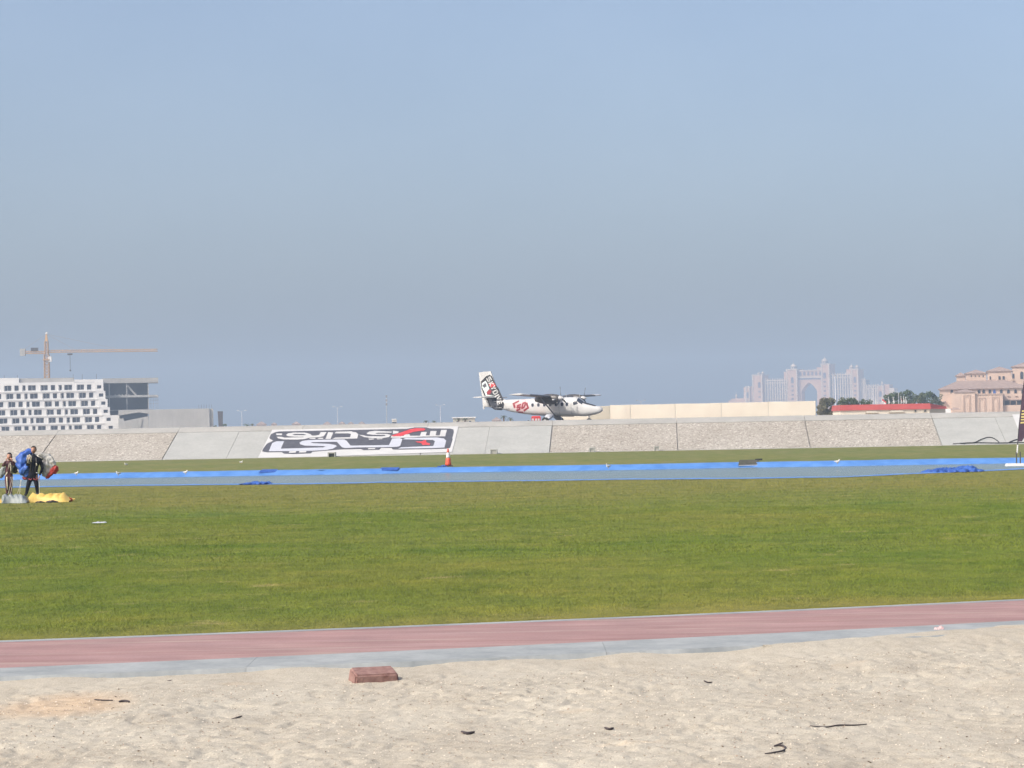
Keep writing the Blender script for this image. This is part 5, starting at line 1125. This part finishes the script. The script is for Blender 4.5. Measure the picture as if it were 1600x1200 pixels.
for a, b in ystr:
    vs = []
    for j in range(NXs):
        q = .03+.9*j/(NXs-1); 
        for z in (min(a,b), max(a,b)): xl = pole_x(z); xr = fp(1645,600)[0]; vs.append((xl+(xr-xl)*q, -.035+.06*math.sin(q*5+z*1.3)*q, z+.10*q*math.sin(z)))
    m_ = MB(); m_.add(vs, [(j*2,j*2+2,j*2+3,j*2+1) for j in range(NXs-1)]); m_.build('yellow_stripe', MT['yellow'], fl)
m_ = MB(); m_.add([(fp(1596,682)[0],-.05,fp(1596,690)[1]),(fp(1612,682)[0],-.05,fp(1596,690)[1]),(fp(1612,682)[0],-.05,fp(1596,676)[1]),(fp(1602,682)[0],-.05,fp(1596,681)[1])],[(0,1,2,3)]); m_.build('white_print', MT['white'], fl)

# ---- two parachutists
def skin_mesh(joints, edges, root, sub=2):
    names = list(joints); bm = bmesh.new(); lay_ = bm.verts.layers.skin.verify(); vv = {}
    for n in names:
        x,y,z,r_ = joints[n]; v = bm.verts.new((x,y,z)); v[lay_].radius = (r_,r_) if not isinstance(r_,tuple) else r_; v[lay_].use_root = (n == root); vv[n] = v
    for a, b in edges: bm.edges.new((vv[a], vv[b]))
    me = bpy.data.meshes.new('skin'); bm.to_mesh(me); bm.free(); o = bpy.data.objects.new('skin_tmp', me); COL.objects.link(o)
    m1 = o.modifiers.new('s','SKIN'); m1.use_smooth_shade = True; m2 = o.modifiers.new('d','SUBSURF'); m2.levels = sub; m2.render_levels = sub
    dg = bpy.context.evaluated_depsgraph_get(); dg.update(); em_ = bpy.data.meshes.new_from_object(o.evaluated_get(dg)); bpy.data.objects.remove(o)
    V = [tuple(v.co) for v in em_.vertices]; F = [tuple(p.vertices) for p in em_.polygons]; return V, F
def limb_hand(wrist, direction, palm_n, curl, side):      # five finger chains rooted in the palm
    w_ = Vector(wrist); d = Vector(direction).normalized(); n = Vector(palm_n).normalized(); s = d.cross(n).normalized()*side; parts = []
    palm_c = w_ + d*.05
    parts.append(skin_mesh({'a':(*w_, .026),'b':(*palm_c,(.038,.020)),'c':(*(w_+d*.095),(.036,.017))}, [('a','b'),('b','c')], 'a', 1))
    for k, (off, ln) in enumerate(((-.028,.062),(-.009,.075),(.011,.078),(.030,.068))):
        p0 = w_+d*.085+s*off; d1 = (d*math.cos(curl)+n*math.sin(curl)).normalized(); d2 = (d*math.cos(curl*2.1)+n*math.sin(curl*2.1)).normalized(); p1 = p0+d1*ln*.5; p2 = p1+d2*ln*.5
        parts.append(skin_mesh({'a':(*p0,.010),'b':(*p1,.009),'c':(*p2,.0075)}, [('a','b'),('b','c')], 'a', 1))
    p0 = w_+d*.03+s*.032; p1 = p0+(d*.6+s*.6+n*.3).normalized()*.035; p2 = p1+(d*.8+s*.05+n*.5).normalized()*.032
    parts.append(skin_mesh({'a':(*p0,.012),'b':(*p1,.011),'c':(*p2,.009)}, [('a','b'),('b','c')], 'a', 1)); return parts
def merge(parts):
    m_ = MB()
    for V, F in parts: m_.add(V, F)
    return m_
def person(root, J, E, hands, suit, headc, look, scale=1.0, extra=None):
    body = skin_mesh(J, E, 'pelvis'); m_ = MB(); m_.add(*body)
    hc = Vector(headc); lk = Vector(look).normalized(); sdv = Vector((0,0,1)).cross(lk).normalized(); upv_ = lk.cross(sdv)
    hp_ = MB(); hp_.sphere((0,0,0),1,18,12)                # head: shaped ellipsoid with chin, nose, ears
    hv = []
    for x,y,z in hp_.v:                                    # local: x side, y forward, z up
        a, b, c_ = x*.088, y*.108, z*.130
        if z < 0: a *= 1-.30*(-z); b *= 1-.12*(-z)
        if y > .82 and -.35 < z < .15: b += .018*(1-abs(z+.1)*2)
        hv.append(hc + sdv*a + lk*b + upv_*c_)
    m_.add(hv, hp_.f)
    nb = MB(); base = hc+lk*.095-upv_*.005; m_.add([base+upv_*.03, base-sdv*.016-upv_*.02, base+sdv*.016-upv_*.02, base+lk*.026-upv_*.018], [(0,1,3),(0,3,2),(1,2,3)])
    for sg in (-1,1):
        e_ = hc+sdv*sg*.076-lk*.005; ear = MB(); ear.sphere(e_,(.014,.02,.03),8,6); m_.add(ear.v, ear.f)
    for hd in hands:
        for V, F in limb_hand(*hd): m_.add(V, F)
    o = m_.build('body', [MT['skin'], MT[suit], MT['rubber']], root, True)
    me = o.data; mi = []
    wr = [Vector(h_[0]) for h_ in hands]; ds = [Vector(h_[1]).normalized() for h_ in hands]
    for p in me.polygons:
        c_ = p.center; k = 1
        if c_.z < .11: k = 2
        elif (c_-hc).length < .155 and c_.z > hc.z-.135: k = 0
        else:
            for w_, d_ in zip(wr, ds):
                if (c_-w_).length < .22 and (c_-w_).dot(d_) > -.005 and (c_-w_-d_*.09).length < .13: k = 0
        mi.append(k)
    me.polygons.foreach_set('material_index', mi)
    hm = MB(); hh_ = MB(); hh_.sphere((0,0,0),1,18,12); keepf = []
    rg = random.Random(3); hv = []
    for x,y,z in hh_.v: j = 1+rg.uniform(-.03,.05); hv.append(hc + sdv*(x*.104*j) + lk*(y*.120*j-.010) + upv_*(z*.148*j+.012))
    fs = [f for f in hh_.f if all((hh_.v[i][2] > .30 or (hh_.v[i][1] < -.05 and hh_.v[i][2] > -.55)) and not (hh_.v[i][1] > .55 and hh_.v[i][2] < .52) for i in f)]
    hm.add(hv, fs); hm.build('hair', MT['hair'], root, True)
    for sg in (-1,1):
        m2 = MB(); m2.sphere(hc+lk*.090+sdv*sg*.031+upv_*.012,(.013,.008,.007),8,6); m2.build('eye', MT['hair'], root, True)
        m2 = MB(); m2.tube([hc+lk*.093+sdv*sg*.016+upv_*.034, hc+lk*.088+sdv*sg*.048+upv_*.033], .005, 5); m2.build('eyebrow', MT['hair'], root)
    m2 = MB(); m2.tube([hc+lk*.094-sdv*.022-upv_*.052, hc+lk*.098-upv_*.055, hc+lk*.094+sdv*.022-upv_*.052], .006, 5); m2.build('mouth', MT['dred'], root)
    return o
# right figure: x right, y away from the camera, z up, metres
PY_ = 91.0; kx = PY_/FPX
g2 = G(50, 775.2); r2 = empty('person', (g2.x, g2.y, 0), 'person in black jumpsuit, hand at chin, canopy bundled over both shoulders', 'person')
def pz(zx, zy, dy=0): return ((zx/12-50)*kx*1.0, dy, (775.0-690-zy/12)*kx)   # 12x crop to local
def J_(zx, zy, dy, r_): x,y,z = pz(zx,zy,dy); return (x,y,z,r_)
J2 = {'pelvis':J_(618,640,0,.15),'waist':J_(632,555,-.01,.16),'chest':J_(650,425,-.02,.18),'upper':J_(652,325,-.01,.125),'neck':J_(652,258,-.02,.058),'headb':J_(650,215,-.04,.06),
 'shr':J_(560,330,-.01,.085),'elr':J_(535,440,-.16,.062),'wrr':J_(582,330,-.30,.040),'shl':J_(762,335,-.0,.085),'ell':J_(806,490,.03,.064),'wrl':J_(757,630,-.08,.040),
 'hipr':J_(565,690,0,.105),'knr':J_(527,845,-.04,.078),'anr':J_(492,985,.02,.056),'ftr':J_(485,1010,-.12,.045),'hipl':J_(675,690,0,.105),'knl':J_(698,835,-.05,.076),'anl':J_(704,975,.03,.055),'ftl':J_(712,1010,-.11,.045)}
J2['ftr'] = (J2['anr'][0]-.02,-.15,.045,.045); J2['ftl'] = (J2['anl'][0]+.02,-.14,.045,.045); J2['anr'] = (J2['anr'][0],.02,.09,.056); J2['anl'] = (J2['anl'][0],.03,.09,.055)
E2 = [('pelvis','waist'),('waist','chest'),('chest','upper'),('upper','neck'),('neck','headb'),('upper','shr'),('shr','elr'),('elr','wrr'),('upper','shl'),('shl','ell'),('ell','wrl'),('pelvis','hipr'),('hipr','knr'),('knr','anr'),('anr','ftr'),('pelvis','hipl'),('hipl','knl'),('knl','anl'),('anl','ftl')]
hd2 = pz(648,148,-.05)
person(r2, J2, E2, [(J2['wrr'][:3], (.15,.15,1), (.2,1,-.1), .75, 1), (J2['wrl'][:3], (-.12,-.1,-1), (-.6,-.5,.2), .55, -1)], 'suit', hd2, (-.30,-1,-.12))
def strap(par, nm, pts, w_, mt): m_ = MB(); m_.tube([Vector(p) for p in pts], w_, 6); return m_.build(nm, MT[mt], par, True)
strap(r2,'harness_strap',[pz(700,290,-.13),pz(712,360,-.19),pz(705,440,-.20),pz(680,560,-.16)],.020,'dgrey'); strap(r2,'harness_handle',[pz(712,395,-.215),pz(722,440,-.215)],.022,'webbing'); strap(r2,'harness_strap',[pz(600,290,-.12),pz(600,380,-.20),pz(605,560,-.16)],.020,'dgrey')
strap(r2,'chest_buckle',[pz(700,575,-.15),pz(740,585,-.13)],.016,'lgrey'); strap(r2,'red_trim',[pz(550,690,-.10),pz(590,710,-.115),pz(618,690,-.14)],.02,'dred'); strap(r2,'red_trim',[pz(640,690,-.12),pz(690,715,-.115),pz(730,690,-.09)],.02,'dred')
# gathered lines held at the chin
for k, pp in enumerate((((560,240),(548,310),(560,390)),((590,235),(610,300),(632,370)),((575,230),(580,320),(590,400)),((600,228),(640,270),(628,350)))): strap(r2,'gathered_line',[pz(x,y,-.34-.012*k) for x,y in pp],.012,'webbing')
# left figure
g1 = G(12, 775.6); r1 = empty('person', (g1.x, g1.y+.3, 0), 'person in maroon jumpsuit with pale leg stripes, both hands raised to face', 'person')
def pq(zx, zy, dy=0): return ((zx/12-12)*kx, dy, (775.6-690-zy/12)*kx)
def Q_(zx, zy, dy, r_): x,y,z = pq(zx,zy,dy); return (x,y,z,r_)
J1 = {'pelvis':Q_(140,640,0,.125),'waist':Q_(145,570,0,.12),'chest':Q_(155,470,-.01,.145),'upper':Q_(160,385,-.01,.11),'neck':Q_(162,345,-.02,.052),'headb':Q_(160,318,-.04,.055),
 'shr':Q_(85,395,0,.075),'elr':Q_(40,450,-.12,.056),'wrr':Q_(112,352,-.22,.036),'shl':Q_(232,395,0,.075),'ell':Q_(282,430,-.10,.056),'wrl':Q_(232,355,-.22,.036),
 'hipr':Q_(102,690,0,.095),'knr':Q_(112,840,-.03,.074),'anr':Q_(104,985,.02,.054),'hipl':Q_(180,690,0,.095),'knl':Q_(178,840,-.03,.072),'anl':Q_(172,975,.03,.053)}
J1['ftr'] = (J1['anr'][0]-.02,-.15,.045,.043); J1['ftl'] = (J1['anl'][0]+.03,-.13,.045,.043); J1['anr'] = (J1['anr'][0],.02,.09,.054); J1['anl'] = (J1['anl'][0],.03,.09,.053)
person(r1, J1, E2, [(J1['wrr'][:3], (.45,.15,.9), (.6,.8,0), .7, 1), (J1['wrl'][:3], (-.45,.15,.9), (-.6,.8,0), .7, -1)], 'maroon', pq(162,275,-.05), (-.15,-1,-.05))
strap(r1,'leg_stripe',[pq(112,655,-.09),pq(115,730,-.105),pq(122,820,-.11),pq(124,900,-.085)],.026,'webbing'); strap(r1,'leg_stripe',[pq(186,660,-.09),pq(186,720,-.095)],.018,'midgrey'); strap(r1,'harness_strap',[pq(172,390,-.12),pq(158,470,-.16),pq(120,580,-.125),pq(75,640,-.05)],.022,'webbing'); strap(r1,'harness_strap',[pq(185,380,-.12),pq(195,480,-.15),pq(200,590,-.12)],.020,'webbing')
strap(r1,'harness_pad',[pq(205,430,-.14),pq(225,500,-.15),pq(215,570,-.13)],.045,'mat')

# ---- canopies: lumpy gathered nylon
def lump(par, nm, path, rad, mt, seed, n=20, folds=6, amp=.19, label=None):
    rg = random.Random(seed); pts = smooth_path([Vector(p) for p in path], 8); k = len(pts); vs = []; tq = np.linspace(0, len(rad)-1, k); ph = [rg.uniform(0,6) for _ in range(4)]
    for i, p in enumerate(pts):
        t = (pts[min(i+1,k-1)]-pts[max(i-1,0)]).normalized(); a = t.cross(Vector((0,1,0))).normalized(); b = t.cross(a); r_ = float(np.interp(tq[i], range(len(rad)), rad))
        for j in range(n):
            q = 2*math.pi*j/n; f = 1+amp*math.sin(folds*q+ph[0]+i*.18)+amp*.7*math.sin(3*q+ph[1]-i*.33)+amp*.6*math.sin(i*.9+ph[2]+2*q)
            vs.append(p+(a*math.cos(q)+b*math.sin(q)*.75)*r_*f)
    fs = [(i*n+j,i*n+(j+1)%n,(i+1)*n+(j+1)%n,(i+1)*n+j) for i in range(k-1) for j in range(n)] + [tuple(range(n))[::-1], tuple((k-1)*n+j for j in range(n))]
    m_ = MB(); m_.add(vs, fs); o = m_.build(nm, MT[mt], par, True)
    if label: o['label'] = label
    return o
cpy = empty('parachute_canopy', (g2.x, g2.y+.12, .55), 'gathered blue, white and red parachute canopy slung over the shoulders of the black jumpsuit person', 'parachute')
def cp(zx, zy, dy=0): x,y,z = pz(zx,zy,dy); return (x, y+.02, z-.55)
lump(cpy,'blue_cell',[cp(590,165,.12),cp(490,215,.10),cp(415,310,.05),cp(385,420,.02),cp(400,520,.0)],[.07,.15,.19,.17,.10],'chblue',1)
lump(cpy,'blue_cell',[cp(520,440,-.02),cp(470,500,-.06),cp(420,560,-.04),cp(430,610,.0)],[.10,.15,.12,.06],'chblue',2); lump(cpy,'blue_cell',[cp(560,520,.02),cp(500,590,.0),cp(440,630,.02)],[.12,.12,.06],'chblue',3)
lump(cpy,'white_cell',[cp(720,215,.14),cp(800,270,.16),cp(880,320,.15),cp(960,400,.12),cp(1020,450,.1)],[.06,.10,.16,.14,.07],'chwhite',4); lump(cpy,'white_cell',[cp(870,330,.12),cp(880,450,.10),cp(860,560,.08),cp(815,660,.06)],[.12,.18,.14,.07],'chwhite',5)
lump(cpy,'red_cell',[cp(1045,450,.10),cp(1020,520,.08),cp(960,570,.06),cp(900,640,.05),cp(850,690,.04)],[.06,.13,.10,.07,.03],'chred',6)
lump(cpy,'red_cell',[cp(400,665,.08),cp(470,680,.06),cp(560,670,.08)],[.03,.055,.06],'dred',7); lump(cpy,'white_cell',[cp(330,500,.05),cp(380,580,.04),cp(470,640,.06)],[.03,.06,.05],'chwhite',8)
lump(cpy,'back_roll',[cp(560,260,.24),cp(660,300,.26),cp(770,270,.24)],[.10,.13,.10],'chwhite',9)
sc2 = empty('parachute_canopy', (g1.x-.1, g1.y+.1, .5), 'grey green canopy bundle hanging behind the maroon jumpsuit person at the left edge', 'parachute')
def cq(zx, zy, dy=0): x,y,z = pq(zx,zy,dy); return (x+.1, y+.2, z-.5)
lump(sc2,'grey_cell',[cq(60,470,.05),cq(20,540,.05),cq(-10,620,.05),cq(20,660,.05)],[.06,.12,.12,.05],'chgrey',11); lump(sc2,'grey_cell',[cq(270,440,.1),cq(262,520,.1),cq(240,590,.1)],[.06,.09,.05],'mat',12); lump(sc2,'blue_cell',[cq(286,380,.1),cq(298,430,.1),cq(290,480,.1)],[.03,.05,.02],'chblue',13)
# canopies laid on the grass
GYc = 82.5; kc = GYc/FPX
def ground_canopy(px0, px1, hpx, mt, lab, seed, y=GYc, wd=.9):
    x0, x1 = P(px0,780,y).x, P(px1,780,y).x; c_ = empty('parachute_canopy', ((x0+x1)/2, y, 0), lab, 'parachute'); rg = random.Random(seed); L_ = x1-x0; H_ = hpx*y/FPX; nu, nv = 48, 18; vs = []; ph = [rg.uniform(0,6) for _ in range(5)]
    for i in range(nu+1):
        for j in range(nv+1):
            u, q = i/nu, j/nv; prof_ = math.sin(math.pi*q)**.55; end = min(1, 14*u+.2, (1-u)*4.5+.12)
            f = .92+.05*math.sin(7*u+ph[0]+2*q)+.05*math.sin(26*u+ph[1]-5*q)+.16*abs(math.sin(17*u+ph[2]+2.2*q))**.6-.14-.12*u
            vs.append((-L_/2+L_*u+.04*math.sin(9*q+ph[3]), (q-.5)*wd*(.75+.25*math.sin(5*u+ph[4])), H_*prof_*end**.7*f+.005))
    m_ = MB(); m_.add(vs, [(i*(nv+1)+j,(i+1)*(nv+1)+j,(i+1)*(nv+1)+j+1,i*(nv+1)+j+1) for i in range(nu) for j in range(nv)]); m_.build('cloth', MT[mt], c_, True); return c_
yc = ground_canopy(45.5,112,16,'chyellow','yellow parachute canopy with a red tip heaped on the grass at the person\'s feet',3)
hw_ = (P(112,780,GYc).x-P(45.5,780,GYc).x)/2
lump(yc,'red_tip',[(hw_-.20,-.1,.06),(hw_-.05,-.1,.07),(hw_+.04,-.1,.05)],[.05,.075,.02],'chred',31); lump(yc,'yellow_tip',[(hw_+.02,-.05,.06),(hw_+.12,-.05,.09)],[.05,.015],'chyellow',32); lump(yc,'dark_pack',[(-.05,-.55,.015),(.15,-.6,.025),(.35,-.55,.01)],[.02,.05,.02],'stick',33); lump(yc,'dark_pack',[(-.40,-.45,.01),(-.25,-.48,.02),(-.1,-.45,.01)],[.015,.035,.015],'stick',34)
ground_canopy(4,44,15.5,'chgrey','grey parachute canopy heaped on the grass left of the yellow one',7,GYc-.4)
ground_canopy(-30,5.5,11,'chyellow','yellow parachute cloth at the very left edge beside the grey canopy',9,GYc+.3)
# suspension lines from the bundle down to the grass
for k, (a, b) in enumerate((((235,640),(300,960)),((255,640),(350,985)),((395,700),(520,985)),((410,705),(470,990)),((750,690),(752,985)))):
    s_ = Vector(pz(*a,-.05)) + r2.location; e_ = Vector(pz(*b,-1.5 if k != 4 else -.1)) + r2.location; e_.z = max(e_.z, .12 if k != 4 else .03)
    m_ = MB(); m_.tube([s_, s_.lerp(e_,.5)+Vector((0,0,-.05)), e_], .006 if k != 4 else .010, 5); tag(m_.build('suspension_line', MT['webbing']), ['pale suspension line nearest the maroon jumpsuit person','second pale line beside the maroon jumpsuit person','pale line falling from the blue bundle towards the front foot','second pale line falling from the blue bundle','white cord hanging straight down beside the right leg of the black jumpsuit person'][k], 'line', 'parachute lines')

# ================================================================== ON THE SAND
def sp(px, py, lift=0.0): g_ = G(px, py, -.07); return Vector((g_.x, g_.y, sand_at(g_.x, g_.y)+lift))
# red-brown concrete block, half sunk
c = sp(582, 1067); bl = empty('concrete_block', (c.x, c.y+.12, c.z-.045), 'reddish brown concrete block half sunk in the sand below the kerb', 'block', rz=R(17)); bl.rotation_euler.x = R(13)
bm = bmesh.new(); bmesh.ops.create_cube(bm, size=1); bmesh.ops.scale(bm, vec=(.385,.24,.15), verts=bm.verts); bmesh.ops.translate(bm, vec=(0,0,.065), verts=bm.verts)
for v in bm.verts:
    if v.co.z > .1: v.co.x *= .93; v.co.y *= .92
bmesh.ops.bevel(bm, geom=bm.edges[:], offset=.014, segments=3, affect='EDGES'); me = bpy.data.meshes.new('block'); bm.to_mesh(me); bm.free(); me.materials.append(MT['block']); link('block_body', me, bl)
def stick(pts, r_, lb, nm='twig', mt='stick', cat='twig', lift=.008):
    p = smooth_path([sp(x,y,lift) for x,y in pts], 4); m_ = MB(); k = len(p); m_.tube(p, [r_*(.6+.5*math.sin(math.pi*(i+.5)/k)) for i in range(k)], 6); return tag(m_.build(nm, MT[mt], None, True), lb, cat, 'litter on the sand')
stick([(1266,1134),(1290,1134.5),(1310,1132),(1335,1130.5),(1354,1128)], .0055, 'long thin dark twig lying on the sand at lower right')
stick([(1195,1179),(1212,1178),(1225,1173),(1227,1168),(1218,1166),(1210,1167),(1223,1163)], .0065, 'dark hooked twig near the bottom edge of the sand')
stick([(148,1095),(160,1097),(176,1099)], .006, 'thin dark twig left of the dark leaf on the sand'); stick([(186,1100),(194,1099.5),(202,1101)], .011, 'short dark leaf on the orange stained sand at left', 'dead_leaf', cat='leaf')
stick([(721,1137),(730,1139.5),(741,1138.5)], .010, 'dark curled leaf in the middle of the sand', 'dead_leaf', cat='leaf'); stick([(255,1069),(263,1070.5),(272,1069)], .010, 'small dark leaf close to the kerb left of the block', 'dead_leaf', cat='leaf')
stick([(42,1075.5),(50,1076),(60,1075.5)], .008, 'dark leaf near the kerb at the far left of the sand', 'dead_leaf', cat='leaf'); stick([(945,1133),(952,1135),(958,1134)], .009, 'small dark leaf right of the sand centre', 'dead_leaf', cat='leaf')
stick([(362,1121),(370,1122.5),(378,1120)], .006, 'tiny dark twig left of the sand centre'); stick([(1100,1067),(1106,1068),(1113,1067.5)], .006, 'tiny dark twig under the right part of the kerb')
c = sp(1467,997); crumple('paper_scrap', (c.x,c.y,c.z), .10,.07,.045,'pink','pinkish crumpled scrap on the sand at right below the track','scrap',17,nu=14,nv=10)
# pale flat scrap and white bits on the lawn
g = G(155,819.5); crumple('plastic_scrap', (g.x,g.y,.035), .32,.25,.03,'lgrey','flat pale plastic scrap on the lawn below the yellow canopy','scrap',19,nu=12,nv=8)
# ------------------------------------------------------------------ air between the camera and the far shore
hz = MB(); hz.box(-2900, 2900, -560, 5300, -2.0, 150.0)
HM = bpy.data.materials.new('haze_air'); HM.use_nodes = True
for n in list(HM.node_tree.nodes): HM.node_tree.nodes.remove(n)
ho = HM.node_tree.nodes.new('ShaderNodeOutputMaterial'); pv = HM.node_tree.nodes.new('ShaderNodeVolumePrincipled')
pv.inputs['Color'].default_value = (.63, .79, .99, 1); pv.inputs['Density'].default_value = .00036
pv.inputs['Density Attribute'].default_value = ''; pv.inputs['Anisotropy'].default_value = 0.0
HM.node_tree.links.new(pv.outputs[0], ho.inputs['Volume'])
tag(hz.build('haze', HM), 'thin pale blue haze lying over the whole airfield', 'haze', kind='stuff')
